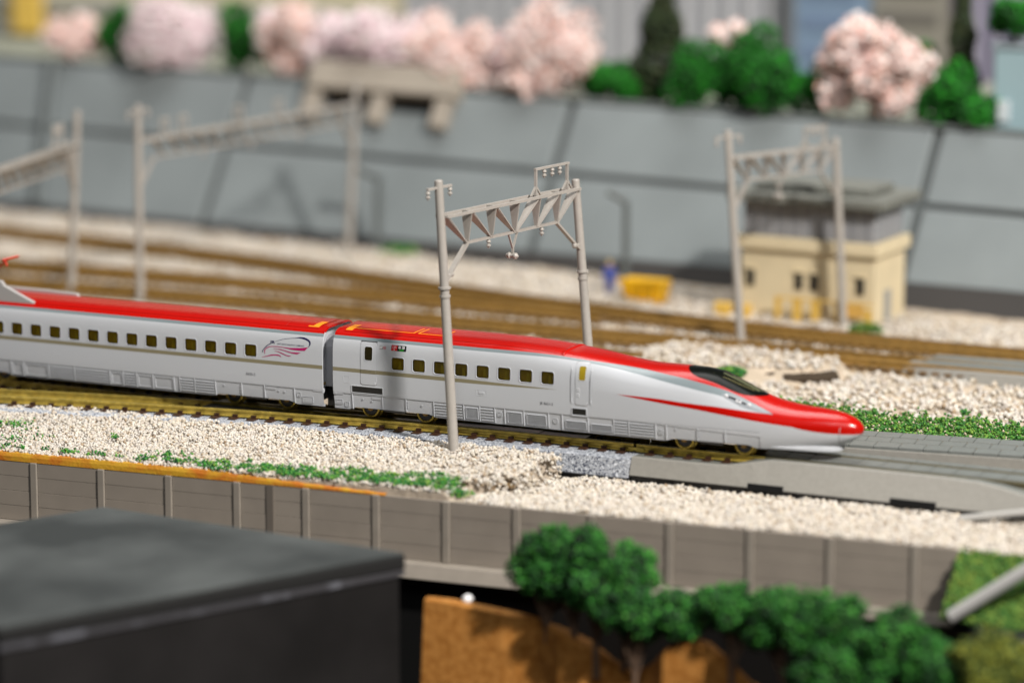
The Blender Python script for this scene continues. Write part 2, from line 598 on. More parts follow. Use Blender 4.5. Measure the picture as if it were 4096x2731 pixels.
# green scatter along the wall
GREEN = [srgb(*c) for c in ((38, 108, 40), (60, 140, 50), (24, 86, 36), (96, 150, 52), (44, 122, 60), (128, 158, 60), (30, 100, 44), (70, 132, 44), (20, 70, 30))]
M_turf = mat('turf_foam', (0.05, 0.2, 0.04, 1), 0.9, island=GREEN)
P = []
for i in range(700):
    x = RNG.uniform(-110, 62)
    dens = .12 + .9 * max(0, (x + 40) / 90) ** 1.2 if x > -60 else .12
    if RNG.random() > dens:
        continue
    y = float(front_y(x)) + 1.2 + abs(RNG.normal(0, 2.2 + .02 * (x + 100)))
    h = float(gravel_top(np.array(x), np.array(y))[0])
    n = RNG.integers(10, 26)
    sp = RNG.uniform(.5, 1.3)
    P += [(x + RNG.normal(0, sp), y + RNG.normal(0, sp * .8), h + .3 + abs(RNG.normal(0, .45))) for _ in range(n)]
for cx, cy, n in ((-88, -41, 60), (-84, -39, 50), (-92, -46, 60), (-80, -45, 40), (-95, -52, 60), (-70, -50, 20), (-50.5, -44, 46), (-30, -52, 20), (-78, -54, 40)):
    h = float(gravel_top(np.array(cx), np.array(cy))[0])
    sp = .55 if cx == -50.5 else 2.4
    P += [(cx + RNG.normal(0, sp), cy + RNG.normal(0, sp), h + .5 + (abs(RNG.normal(0, .5)) if sp < 1 else RNG.uniform(-.2, .3))) for _ in range(n)]
tag(obj_from(pieces('turf_scatter', np.array(P), RNG.uniform(.22, .5, len(P)), M_turf, 5, 'oct'), 'turf_scatter'), 'green foam turf sprinkled along the front wall edge', 'turf', kind='stuff')

# front retaining wall: posts and boards, plinth below
M_wall = mat('wall_beige_plastic', (0.245, 0.213, 0.178, 1), 0.55, var=.07, vscale=.12)
M_post = mat('post_beige_plastic', (0.275, 0.243, 0.205, 1), 0.5, var=.06, vscale=.2)
wall = thing('retaining_wall', 'low beige retaining wall of boards and posts below the front gravel', 'wall', (60, -57, -26))
post_x = [-125, -104.4, -83.8, -63.2, -42.4, -21.9, -1.4, 18.9, 39.2, 59.2, 79, 99.8, 120.9, 142.4, 163.4, 185.2]
for x in post_x:
    y = float(front_y(x))
    MB().box(x - 1.0, x + 1.0, y - 1.1, y + .4, -25, -8.45).build('post', M_post, wall, bevel=.15)
ends = post_x + [195.8]
for a, b in zip(ends[:-1], ends[1:]):
    for k in range(4):
        z0, z1 = -25 + k * 4.14, -25 + (k + 1) * 4.14 - .07
        a2, b2 = a + 1.12, b - (1.12 if b < 195 else 0)
        ya, yb = float(front_y(a2)), float(front_y(b2))
        dd = .06 * (k % 2)
        MB().hull8([(a2, ya - .55 - dd, z0), (b2, yb - .55 - dd, z0), (b2, yb + .3, z0), (a2, ya + .3, z0)],
                   [(a2, ya - .55 - dd, z1), (b2, yb - .55 - dd, z1), (b2, yb + .3, z1), (a2, ya + .3, z1)]).build('board', M_wall, wall, bevel=.06)
MB().box(7.4, 9.4, float(front_y(8)) - .95, float(front_y(8)) + .3, -25, -8.5).build('joint_strip', mat('joint_dark', (0.14, 0.12, 0.10, 1), .6), wall)
ya, yb = float(front_y(-130)), float(front_y(96))
MB().hull8([(-130, ya - 5.5, -29), (96, yb - 5.5, -29), (96, yb + .3, -29), (-130, ya + .3, -29)], [(-130, ya - 4.2, -25.1), (94, yb - 4.2, -25.1), (94, yb + .3, -25.1), (-130, ya + .3, -25.1)]).build('plinth', M_post, wall, bevel=.3)
ya, yb = float(front_y(96.3)), float(front_y(198))
MB().hull8([(96.3, ya - 3.5, -28), (195.6, yb - 3.5, -28), (195.6, yb + .3, -28), (96.3, ya + .3, -28)], [(96.3, ya - 2.6, -25.1), (195.6, yb - 2.6, -25.1), (195.6, yb + .3, -25.1), (96.3, ya + .3, -25.1)]).build('plinth', M_post, wall, bevel=.3)

# ochre edge of the cork ground sheet on top of the wall
edge = MB()
xs = np.linspace(-132, 42, 60)
rows = []
for i, x in enumerate(xs):
    y = float(front_y(x))
    t = 2.2 * min(1, (46 - x) / 70 + .15) + .12 * math.sin(x * .9)
    rows.append([(x, y - .75, -8.4), (x, y - .65 + .05 * math.sin(x * 2), -8.4 + t * .6), (x, y - .3, -8.4 + t), (x, y + 1.6, -8.4 + t)])
edge.grid(rows)
tag(edge.build('cork_sheet_edge', mat('ochre_edge', (0.45, 0.13, 0.004, 1), .75, c2=(0.50, 0.27, 0.012, 1), vscale=.18, pat=.5, bump=.15, bscale=1.5)), 'ochre and orange sheet edge lying along the beige wall top', 'sheet edge')

board = MB()  # black board put in for the dark shadow below the wall
ya, yb = float(front_y(-130)) + .2, float(front_y(199)) + .2
board.hull8([(-130, ya, -72), (199, yb, -72), (199, yb + 8, -72), (-130, ya + 8, -72)], [(-130, ya, -29.2), (199, yb, -29.2), (199, yb + 8, -29.2), (-130, ya + 8, -29.2)])
tag(board.build('shade_board', M_black), 'black board standing in for the shadow below the beige wall', 'board')

# grassy bank and pale path at the end of the wall
bank = MB()


def bank_z(x, y):
    d = max(0.0, -46.5 - .0653 * 0 - y + .05 * (x - 196))
    return -9.3 - .95 * d + .25 * math.sin(x * .7) * min(1, d)


xs = np.linspace(195.9, 262, 20)
bank.grid([[(x, y, bank_z(x, y)) for y in np.linspace(-12, -61, 20)] for x in xs])
tag(bank.build('bank', mat('bank_green', (0.06, 0.12, 0.022, 1), .9, var=.4, vscale=.3)), kind='structure')
P = []
for i in range(4200):
    x, y = RNG.uniform(196, 255), RNG.uniform(-61, -46)
    P.append((x, y, bank_z(x, y) + RNG.uniform(0, .7)))
YG = [srgb(*c) for c in ((62, 96, 28), (84, 114, 36), (44, 84, 26), (104, 122, 44), (48, 94, 30), (74, 108, 34))]
M_lightturf = mat('light_turf', (0.1, 0.25, 0.04, 1), .9, island=YG)
tag(obj_from(pieces('turf', np.array(P), RNG.uniform(.5, 1.0, len(P)), M_lightturf, 8, 'oct'), 'turf'), 'bright green turf on the bank past the wall end', 'turf', kind='stuff')
path = MB()
path.tube((199, -62, -22), (228, -59.5, -.8), 1.7, 1.7, 16)
tag(path.build('grey_pipe', mat('ramp_grey', (0.42, 0.41, 0.40, 1), .7, var=.05, vscale=.1), smooth=40), 'pale grey pipe slanting up across the grassy bank', 'pipe')

# ---------------------------------------------------------------- train track with turnout
RAILP = [(-.75, -2.0), (-.75, -1.72), (-.2, -1.45), (-.2, -.85), (-.42, -.65), (-.42, -.04), (-.36, 0), (.36, 0), (.42, -.04), (.42, -.65), (.2, -.85), (.2, -1.45), (.75, -1.72), (.75, -2.0)]
RAILP = RAILP[::-1]
track = thing('railway_track', 'brass railed track with a turnout under the red and white train', 'track', (0, 0, -8.2), 'railway tracks')
M_ballast = mat('blue_grey_ballast', srgb(150, 158, 172), .7, bump=.35, bscale=1.6)


def speckle(m, base):
    nt = m.node_tree
    p = nt.nodes['Principled BSDF']
    mp = [n for n in nt.nodes if n.type == 'MAPPING'][0]
    v = nt.nodes.new('ShaderNodeTexVoronoi')
    v.inputs['Scale'].default_value = 2.6
    nt.links.new(mp.outputs[0], v.inputs['Vector'])
    r = nt.nodes.new('ShaderNodeValToRGB')
    r.color_ramp.interpolation = 'CONSTANT'
    e = r.color_ramp.elements
    e[0].position, e[0].color = 0, srgb(46, 52, 72)
    e[1].position, e[1].color = .13, srgb(118, 124, 134)
    for pos, c in ((.25, srgb(150, 154, 162)), (.5, srgb(164, 168, 175)), (.75, srgb(176, 180, 186)), (.94, srgb(215, 219, 226))):
        q = e.new(pos)
        q.color = c
    sep = nt.nodes.new('ShaderNodeSeparateColor')
    nt.links.new(v.outputs['Color'], sep.inputs[0])
    nt.links.new(sep.outputs[0], r.inputs['Fac'])
    nt.links.new(r.outputs[0], p.inputs['Base Color'])


speckle(M_ballast, None)
# roadbed: top z -2.55, shoulder out to -8.2
xs = np.concatenate([np.arange(-150, 92.1, 2.0)])
rb = MB()
rows = []
for x in xs:
    o = float(turnout_off(x))
    rows.append([(x, 15.5, -8.2), (x, 12.0, -3.1), (x, 9.5, -2.95), (x, 0, -2.95), (x, -9.2 - o, -2.95), (x, -12.0 - o, -3.0), (x, -12.7 - o, -3.2), (x, -13.6 - o, -8.2)])
rb.grid(rows, flip=True)
rb.add(rows[-1], [tuple(range(8))])
rb.build('ballast_bed', M_ballast, track)
nsl = MB()
ub = MB().box(-150, 92, -14.2, 14, -9.8, -8.3)
for x in np.arange(-147, 90, 6):
    pass
ub.build('bed_base', M_black, track)
slm = MB()
slm.box(-1.15, 1.15, -8.3, 8.3, -2.9, -2.02)
sleeper_me = slm.mesh('sleeper', M_sleeper)
chm = MB()
for s in (-1, 1):
    chm.box(-.75, .75, -1.25 if s < 0 else .8, -.8 if s < 0 else 1.25, -2.03, -1.2)
    chm.box(-.55, .55, -.82 if s < 0 else .28, -.28 if s < 0 else .82, -1.72, -1.28)
chair_me = chm.mesh('rail_chair', M_sleeper)
sx = np.arange(-146, 92, 5.55)
for x in sx:
    o = float(turnout_off(x))
    sl = MB().box(x - 1.15, x + 1.15, -8.3 - o, 8.3, -3.4, -2.57).build('sleeper', M_sleeper, track)
    for y in [-4.85 - o] + ([-4.85] if x < 44 else []) + [4.85]:
        inst(chair_me, 'rail_chair', sl, (x, y, 8.2 - .55))
for x in np.arange(95.5, 122, 5.55):
    sl = MB().box(x - 1.15, x + 1.15, -8.3, 8.3, -3.4, -2.57).build('sleeper', M_sleeper, track)
    for y in (-4.85, 4.85):
        inst(chair_me, 'rail_chair', sl, (x, y, 8.2 - .55))


def rail(pts, z=-.55, m=M_brass, parent=track, name='rail'):
    return MB().path(pts, [(a, b + z) for a, b in RAILP]).build(name, m, parent, smooth=25)


M_dull = mat('dull_rail', (0.16, 0.14, 0.08, 1), .5, metal=.5, var=.2, vscale=.4)
xt = np.arange(-150, 90.6, 3.0)
rail([(x, -4.85 - float(turnout_off(x))) for x in xt])
rail([(90.9, -4.85), (128, -4.85)])
rail([(128.1, -4.85), (222, -4.85)], m=M_dull)
rail([(-150, 4.85), (90.6, 4.85)])
rail([(90.9, 4.85), (128, 4.85)])
rail([(128.1, 4.85), (222, 4.85)], m=M_dull)
blade = [(x, -4.85 + .55 * min(1, max(0, (74 - x) / 10)) - .15) for x in np.arange(-150, 75, 3.0)]
MB().path(blade, [(a * .8, b - .57) for a, b in RAILP]).build('switch_blade', M_brass, track, smooth=25)
rail([(x, 4.85 - float(turnout_off(x)) + (.5 if x > 40 else 0)) for x in np.arange(-150, 60, 3.0)], z=-.58, name='closure_rail')
MB().box(-42, 74, -3.3, 3.3, -2.9, -1.3).box(-20, 60, -2.2, 2.2, -1.3, -1.15).build('point_motor_plate', M_black, track, bevel=.2)
fp = MB()
fp.grid([[(x, -3.4, -1.25), (x, -4.35, -1.2), (x, -4.15 - float(turnout_off(x)), -1.2), (x, -4.15 - float(turnout_off(x)), -2.6)] for x in np.arange(-42, 73, 3.0)])
fp.build('filler_plate', M_black, track)
MB().box(88.5, 93.2, -5.45, -5.25, -2.3, -1.45).build('rail_joiner', M_brass, track)

# ---------------------------------------------------------------- level crossing
cross = thing('level_crossing', 'grey plastic level crossing deck that the train nose has reached', 'level crossing', (150, 0, -9.5))
M_conc = mat('concrete_grey', (0.245, 0.235, 0.21, 1), .48, var=.06, vscale=.8, bump=.05, bscale=2.5)
M_plate = mat('plate_grey', (0.165, 0.175, 0.165, 1), .34, var=.07, vscale=.4, bump=.03, bscale=2)
xs = [92.3, 96, 110, 116, 120, 126, 131, 140, 160, 178, 188, 194, 200, 206]
tz = [-2.55, -2.55, -2.55, -2.5, -2.3, -1.2, -.35, -.2, -.2, -.2, -.5, -1.2, -2.2, -3.4]
ty = [-11.6, -11.6, -11.6, -11.4, -11.2, -10.4, -9.6, -9.4, -9.2, -9.1, -9.3, -9.8, -10.5, -11.2]
cb = MB()
rows = []
for x, z, y in zip(xs, tz, ty):
    rows.append([(x, y + .9, z - .02), (x, y + .35, z), (x, y, z - .2), (x, -13.4, -7.3), (x, -12.4, -7.3)])
cb.grid(rows)
cb.add(rows[0], [(0, 1, 2, 3, 4)])
cb.build('side_block', M_conc, cross)
es = MB()
es.grid([[(x, -5.75, min(z + .02, -.62) if x > 124 else -2.9), (x, y + .9, z - .02)] for x, z, y in zip(xs, tz, ty)], flip=True)
es.build('edge_strip', M_plate, cross)
under = MB().box(92.4, 212, -12.9, 24, -10, -7.35).build('base', M_black, cross)
for x0, x1 in ((126.4, 136.4), (166, 178.5)):
    MB().hull8([(x0, -13.75, -7.8), (x1, -13.75, -7.8), (x1, -12.5, -7.8), (x0, -12.5, -7.8)], [(x0, -13.15, -6.2), (x1, -13.15, -6.2), (x1, -12.4, -6.2), (x0, -12.4, -6.2)]).build('clip_slot', M_black, cross)
cbed = MB().box(92.4, 212, -9, 11.5, -7.7, -3.0).build('track_bed', M_conc, cross)
pl = MB().box(.12, 6.55, 0, 1, -2.2, 0).mesh('plate', M_plate)
x = 126.0
k = 0
while x < 208:
    for y0, wd in ((-9.0, 3.1), (-3.4, 6.8), (5.9, 3.4)):
        if y0 == -9.0:
            continue
        o = inst(pl, 'deck_plate', cross, (x - 150, y0, 9.5 - .55), scale=(1, wd, 1))
    x += 6.7
# second deck behind, turned a little, with its own slots and joints
deck2 = thing('level_crossing', 'second grey crossing deck with tile joints behind the train nose', 'level crossing', (143, 22, -9.5))
ang = math.radians(8.0)
ca, sa = math.cos(ang), math.sin(ang)


def d2(s, t, z):
    return (143 + s * ca - t * sa, 22 + s * sa + t * ca, z)


rowsd = MB()
rowsd.hull8([d2(-26, -6.6, -9), d2(76, -6.6, -9), d2(76, 15, -9), d2(-26, 15, -9)], [d2(-26, -5.6, -.9), d2(76, -5.6, -.9), d2(76, 13.6, -.9), d2(-26, 13.6, -.9)])
rowsd.build('deck_block', M_conc, deck2, bevel=.2)
for i in range(-4, 11):
    for t0, t1, sh in ((-5.3, .55, 0), (1.15, 6.5, 3.2), (7.3, 13.2, 4.6)):
        s0 = i * 6.75 + sh
        MB().hull8([d2(s0 + .1, t0, -1.0), d2(s0 + 6.62, t0, -1.0), d2(s0 + 6.62, t1, -1.0), d2(s0 + .1, t1, -1.0)],
                   [d2(s0 + .1, t0, 0), d2(s0 + 6.62, t0, 0), d2(s0 + 6.62, t1, 0), d2(s0 + .1, t1, 0)]).build('deck_plate', M_plate, deck2, bevel=.08)
for t in (.85, 6.9):
    MB().hull8([d2(-26, t - .3, -1), d2(76, t - .3, -1), d2(76, t + .3, -1), d2(-26, t + .3, -1)], [d2(-26, t - .3, -.3), d2(76, t - .3, -.3), d2(76, t + .3, -.3), d2(-26, t + .3, -.3)]).build('rail', M_old_brass, deck2)
st = MB().bar((187, -19.5, -8.0), (222, -12, -2.2), 3.6, .9)
tag(st.build('grey_strip', mat('strip_grey', (0.38, 0.37, 0.35, 1), .5)), 'thin grey plastic strip leaning on the crossing edge', 'strip')
wc = MB().add([(63, -41, -8.0), (70, -38.5, -7.7), (69.5, -36.5, -7.4), (64.5, -38.5, -7.6), (63, -41, -7.4), (70, -38.5, -7.0), (69.5, -36.5, -6.8), (64.5, -38.5, -7.0)], [(0, 3, 2, 1), (4, 5, 6, 7), (0, 1, 5, 4), (1, 2, 6, 5), (2, 3, 7, 6), (3, 0, 4, 7)])
tag(wc.build('wood_chip', mat('chip_brown', (0.20, 0.13, 0.06, 1), .8, var=.2, vscale=1)), 'small brown wood chip lying in the front gravel', 'wood chip')

# ---------------------------------------------------------------- the train
ZT = [(-200, 24.5), (40, 24.5), (52, 24.4), (62.4, 24.0), (71.4, 23.4), (80.3, 22.5), (89, 21.45), (95.6, 21.1), (102, 21.2), (108.7, 21.15), (113, 20.6), (115.1, 19.9), (119.4, 18.2), (123.7, 16.4), (126.3, 15.3), (130, 14.2), (136.5, 13.25), (142.8, 12.85), (147, 12.4), (150, 11.6), (152.2, 10.5), (153.3, 9.5), (153.9, 8.35)]
WX = [(-200, 9.8), (92, 9.8), (105, 9.6), (115, 9.25), (125, 8.55), (133, 7.7), (140, 6.6), (146, 5.3), (150, 3.95), (152.3, 2.6), (153.4, 1.4), (153.9, .15)]
ZM = [(-200, 12), (80, 12), (100, 11), (115, 10), (135, 8.6), (150, 8.2), (153.9, 8.2)]
ZB = [(-200, 2.07), (132, 2.07), (140, 2.5), (146, 3.2), (150, 4.6), (152.3, 5.9), (153.4, 7.0), (153.9, 8.0)]
NN = [(-200, 5), (55, 5), (75, 4.2), (90, 3.0), (110, 2.2), (125, 1.9), (140, 2.0), (153.9, 2.0)]
MM = [(-200, 4.6), (55, 4.6), (75, 3.6), (90, 2.7), (110, 2.2), (125, 2.0), (140, 2.2), (153.9, 2.1)]
CL = [(-200, .16), (105, .16), (120, .2), (132, .35), (140, .55), (146, .75), (150, .9), (153.9, .97)]


def pchip(T):
    T = np.array(T, float)
    x, y = T[:, 0], T[:, 1]
    h = np.diff(x)
    d = np.diff(y) / h
    m = np.zeros(len(x))
    for i in range(1, len(x) - 1):
        if d[i - 1] * d[i] > 0:
            m[i] = (h[i - 1] + h[i]) / (h[i - 1] / d[i - 1] + h[i] / d[i])
    m[0], m[-1] = d[0], d[-1]

    def ev(q):
        q = np.clip(np.asarray(q, float), x[0], x[-1])
        i = np.clip(np.searchsorted(x, q) - 1, 0, len(x) - 2)
        hh = x[i + 1] - x[i]
        t = (q - x[i]) / hh
        return (2 * t**3 - 3 * t**2 + 1) * y[i] + (t**3 - 2 * t**2 + t) * hh * m[i] + (-2 * t**3 + 3 * t**2) * y[i + 1] + (t**3 - t**2) * hh * m[i + 1]
    return ev


f_zt, f_w, f_zm, f_zb, f_n, f_m, f_c = [pchip(t) for t in (ZT, WX, ZM, ZB, NN, MM, CL)]


def yprof(x, z):
    zt, w, zm, zb, n, m, c = [f(x) for f in (f_zt, f_w, f_zm, f_zb, f_n, f_m, f_c)]
    t = np.clip((z - zm) / np.maximum(zt - zm, 1e-3), 0, 1)
    u = np.clip((zm - z) / np.maximum(zm - zb, 1e-3), 0, 1)
    return np.where(np.asarray(z) >= zm, w * (1 - t**n) ** (1 / m), w * np.sqrt(np.maximum(0, 1 - c * u**2.4)))


def ztop(x, y):
    zt, w, zm, n, m = [f(x) for f in (f_zt, f_w, f_zm, f_n, f_m)]
    a = np.clip(np.abs(y) / np.maximum(w, 1e-3), 0, 1)
    return zm + (zt - zm) * (1 - a**m) ** (1 / n)


def side(x, z, off=0.0, s=-1):
    return (x, s * (float(yprof(x, z)) + off), z)


def rrect(cx, cz, w, h, r, n=5):
    out = []
    for sx_, sz_, a0 in ((1, 1, 0), (-1, 1, 90), (-1, -1, 180), (1, -1, 270)):
        for i in range(n + 1):
            a = math.radians(a0 + 90 * i / n)
            out.append((cx + sx_ * (w / 2 - r) + r * math.cos(a), cz + sz_ * (h / 2 - r) + r * math.sin(a)))
    return out


def ring(mb, loops, s=-1):
    """loops: list of ([(x, z)], offset) from the outside in"""
    n = len(loops[0][0])
    vs, fs = [], []
    for lp, off in loops:
        vs += [side(x, z, off, s) for x, z in lp]
    for k in range(len(loops) - 1):
        for i in range(n):
            f = (k * n + i, k * n + (i + 1) % n, (k + 1) * n + (i + 1) % n, (k + 1) * n + i)
            fs.append(f if s < 0 else f[::-1])
    mb.add(vs, fs)
    return mb


def cap(mb, cx, cz, w, h, r, off, s=-1):
    """rounded rectangle in thin horizontal strips, so that it follows the curved side"""
    r = min(r, h / 2, w / 2)
    zs = sorted(set([round(cz - h / 2 + r - r * math.cos(a), 4) for a in np.linspace(0, math.pi / 2, 5)] + [round(cz + h / 2 - r + r * math.cos(a), 4) for a in np.linspace(0, math.pi / 2, 5)] + [round(q, 4) for q in np.linspace(cz - h / 2 + r, cz + h / 2 - r, max(2, int(h / .8) + 2))]))

    def half(z):
        d = max(0, abs(z - cz) - (h / 2 - r))
        return w / 2 - r + math.sqrt(max(0, r * r - d * d))
    mb.grid([[side(cx - half(z), z, off, s), side(cx + half(z), z, off, s)] for z in zs], flip=(s < 0))
    return mb


def plate(root, cx, cz, w, h, r, m, off, name):
    return cap(MB(), cx, cz, w, h, r, off).build(name, m, root)


def edge_shade(root, cx, cz, w, h, r, off=.025):  # grey ring painted in for the shaded step around a door
    mb = ring(MB(), [(rrect(cx, cz, w + .34, h + .34, r + .15), off), (rrect(cx, cz, w - .02, h - .02, r), off)])
    return mb.build('edge_shade', M_edge_shade, root)


def panel(mb, cx, cz, w, h, off, r=.3, s=-1, base=-.05, n=4):
    """raised (off > 0) rounded panel on the car side"""
    lo, hi = rrect(cx, cz, w, h, r, n), rrect(cx, cz, max(.02, w - .16), max(.02, h - .16), max(.01, r - .05), n)
    ring(mb, [(lo, base), (lo, off * .6), (hi, off)], s)
    cap(mb, cx, cz, w - .16, h - .16, max(.01, r - .05), off, s)
    return mb


M_edge_shade = mat('edge_shade_grey', (0.30, 0.30, 0.31, 1), .6)
WZ, WW, WH = 16.35, 3.9, 3.55


def car(root, x0, x1, windows, bogies, paint, skirt_end, nose=False):
    # ---- shell
    xcols = set(np.round(np.arange(x0, min(x1, 90), 3.0), 3)) | {round(x1, 3), round(x0, 3)}
    if nose:
        xcols |= set(np.round(np.concatenate([np.arange(88, 146, 1.25), np.arange(146, 151, .6), np.arange(151, 153.95, .25), [153.9, 127.6]]), 3))
    holes = [(w - WW / 2 + .12, w + WW / 2 - .12) for w in windows]
    xcols = {x for x in xcols if not any(a - .6 < x < b + .6 for a, b in holes)}
    for a, b in holes:
        xcols |= {round(a, 3), round(b, 3)}
    X = sorted(xcols)
    zrow = [2.07, 3.2, 4.4, 5.6, 6.85, 8, 9.2, 10.4, 11.6, 12.8, 13.8, WZ - WH / 2 + .1, WZ + WH / 2 - .1, 19.0]
    ZR = []
    for x in X:
        zb, zm, zt = float(f_zb(x)), float(f_zm(x)), float(f_zt(x))
        k = min(1, max(0, (x - 72) / 28)) if nose else 0
        k = k * k * (3 - 2 * k)
        r = []
        for z in zrow:
            sc = zm + (z - 12) / 12.5 * (zt - zm) if z >= 12 else zm - (12 - z) / (12 - 2.07) * (zm - zb)
            r.append(z + (sc - z) * k)
        ZR.append(r)
    nt = 12
    G = []
    for x, r in zip(X, ZR):
        half = [(float(yprof(x, z)), z) for z in r]
        zt, w, zm, n, m = [float(f(x)) for f in (f_zt, f_w, f_zm, f_n, f_m)]
        t0 = min(1, max(1e-6, (r[-1] - zm) / max(zt - zm, 1e-4)))
        p0 = math.asin(min(1, t0 ** (n / 2)))
        for i in range(1, nt + 1):
            p = p0 + (math.pi / 2 - p0) * i / nt
            half.append((w * max(0, math.cos(p)) ** (2 / m), zm + (zt - zm) * math.sin(p) ** (2 / n)))
        G.append([(x, -y, z) for y, z in half] + [(x, y, z) for y, z in half[-2::-1]])
    nv = len(G[0])
    holei = {X.index(round(a, 3)) for a, b in holes}
    xl = np.array(X)

    def skip(i, j):
        jj = j if j < nv // 2 else nv - 2 - j
        if jj < 4 and not (nose and X[i] >= 127.5):
            return True
        return jj == 11 and i in holei
    sh = MB()
    sh.grid(G, skip)
    body = sh.build('body_shell', paint, root, smooth=True)
    # ---- windows with frame and tinted pane
    for s in (-1, 1):
        fr, pn = MB(), MB()
        w0 = 0.0
        ring(fr, [(rrect(w0, WZ, WW + .42, WH + .42, .85), -.04), (rrect(w0, WZ, WW + .30, WH + .30, .8), .07), (rrect(w0, WZ, WW - .02, WH - .02, .7), .05), (rrect(w0, WZ, WW - .1, WH - .1, .66), -.06), (rrect(w0, WZ, WW - .14, WH - .14, .62), -.26)], s)
        lp = rrect(w0, WZ, WW - .1, WH - .1, .65)
        pn.add([side(x, z, -.16, s) for x, z in lp], [tuple(range(len(lp))) if s < 0 else tuple(range(len(lp)))[::-1]])
        org = ORG[root.name]
        fme, pme = fr.mesh('window', M_bodywhite, True), pn.mesh('pane', M_pane)
        for w in windows:
            dy = (float(yprof(0, WZ)) - float(yprof(w, WZ))) * s
            fo = inst(fme, 'window', root, (w - org[0], -org[1] - dy, -org[2]))
            inst(pme, 'pane', fo)
    # ---- seats and inner floor
    st_ = MB()
    for s in (-1, 1):
        st_.add([(a, s * b, c) for a, b, c in ((-.2, 2.2, 8.6), (1.5, 2.2, 8.6), (1.5, 9.2, 8.6), (-.2, 9.2, 8.6), (-.35, 2.2, 15.0), (.75, 2.2, 15.0), (.75, 9.15, 15.0), (-.35, 9.15, 15.0), (-.3, 3.0, 17.0), (.35, 3.0, 17.0), (.35, 8.95, 17.0), (-.3, 8.95, 17.0))],
                [(0, 1, 5, 4), (1, 2, 6, 5), (2, 3, 7, 6), (3, 0, 4, 7), (4, 5, 9, 8), (5, 6, 10, 9), (6, 7, 11, 10), (7, 4, 8, 11), (8, 9, 10, 11)])
        st_.add([(a, s * b, c) for a, b, c in ((1.3, 2.2, 9.6), (4.2, 2.2, 9.6), (4.2, 8.6, 9.6), (1.3, 8.6, 9.6), (1.3, 2.2, 11), (4.2, 2.2, 11.2), (4.2, 8.6, 11.2), (1.3, 8.6, 11))], [(4, 5, 6, 7), (0, 1, 5, 4), (1, 2, 6, 5), (2, 3, 7, 6), (3, 0, 4, 7)])
    sme = st_.mesh('seat', M_seat)
    for w in windows:
        inst(sme, 'seat', root, (w + .25 - ORG[root.name][0], -ORG[root.name][1], -ORG[root.name][2]))
    MB().box(x0 + 1.5, min(x1 - 1.5, 100), -8.9, 8.9, 7.6, 8.4).build('floor', M_inside, root)
    for s in (-1, 1):  # amber sheet added close behind the panes to brighten the windows
        ln = MB()
        xa, xb = min(windows) - 5, max(windows) + 4
        ln.grid([[(x, s * (float(yprof(x, z)) - .95), z) for z in (8.5, 12, 15, 18.5, 20.5)] for x in np.linspace(xa, xb, 14)], flip=(s > 0))
        ln.build('light_catcher', M_light_catcher, root)

    # ---- skirt with cut-outs over the bogies
    def zbot(x):
        for c, hw in bogies:
            d = abs(x - c)
            if d < hw:
                return 2.07 + .8 * min(1, (hw - d) / 2.2)
        return 2.07
    xs_ = sorted(set(np.round(np.concatenate([np.arange(x0 + .1, skirt_end, 2.2), [skirt_end]] + [np.array([c - h, c - h + 2.2, c + h - 2.2, c + h]) for c, h in bogies]), 3)))
    xs_ = [q for q in xs_ if x0 <= q <= skirt_end]
    for s in (-1, 1):
        sk = MB()
        rows_ = []
        for x in xs_:
            zb = zbot(x)
            rows_.append([(x, s * (float(yprof(x, z)) - .14), z) for z in np.linspace(6.8, zb, 8)] + [(x, s * (float(yprof(x, zb)) - .7), zb - .02), (x, s * (float(yprof(x, zb)) - .8), zb + .6)])
        sk.grid(rows_, flip=(s > 0))
        sk.build('skirt', M_skirt, root, smooth=40)
        # thin ledge between body and skirt
        lg = MB()
        lg.grid([[(x, s * (float(yprof(x, 6.9)) + .06), 7.0), (x, s * (float(yprof(x, 6.8)) + .06), 6.72), (x, s * (float(yprof(x, 6.7)) - .2), 6.66)] for x in xs_], flip=(s > 0))
        lg.build('skirt_ledge', M_skirt, root)
    # ---- bogies and wheels
    wh = MB()
    wh.lathe((0, 0, 0), (0, 1, 0), [(-.1, .7), (-.1, 1.9), (-.1, 2.1), (-.34, 2.3), (-.34, 2.66), (-.2, 2.8), (1.1, 2.82), (1.25, 3.25), (1.55, 3.25), (1.6, 2.2)], 28)
    wme = wh.mesh('wheel', M_brass, 40)
    dk = MB()
    dk.lathe((0, 0, 0), (0, 1, 0), [(-.28, .5), (-.26, 2.05), (-.12, 2.1)], 24)
    dme = dk.mesh('wheel_disc', M_dark, 40)
    hub = MB()
    hub.lathe((0, 0, 0), (0, 1, 0), [(-.75, .25), (-.6, .85), (-.16, .95)], 16)
    hme = hub.mesh('hub', M_old_brass, 40)
    R0 = ORG[root.name]
    for c, hw in bogies:
        bf = MB()
        for s in (-1, 1):
            bf.box(c - 11, c + 11, s * 6.6 - .5, s * 6.6 + .5, 2.5, 4.2)
            bf.box(c - 3.2, c + 3.2, s * 7.3 - .4, s * 7.3 + .4, 2.0, 3.4)
            bf.tube((c - 4.8, s * 7.2, 2.7), (c + 3.0, s * 7.2, 2.7), .5, n=10)
        bf.box(c - 5, c + 5, -6, 6, 2.2, 5)
        b = bf.build('bogie', M_underframe, root)
        for dx in (-8.6, 8.6):
            for s in (-1, 1):
                o = inst(wme, 'wheel', b, (c + dx - R0[0], s * 5.35 - R0[1], 2.28 - R0[2]), rz=0 if s < 0 else math.pi)
                inst(hme, 'hub', o)
                inst(dme, 'wheel_disc', o)
        for dx in (-8.6, 8.6):
            MB().tube((c + dx, -4, 2.28), (c + dx, 4, 2.28), .6, n=10).build('axle', M_dark, b)
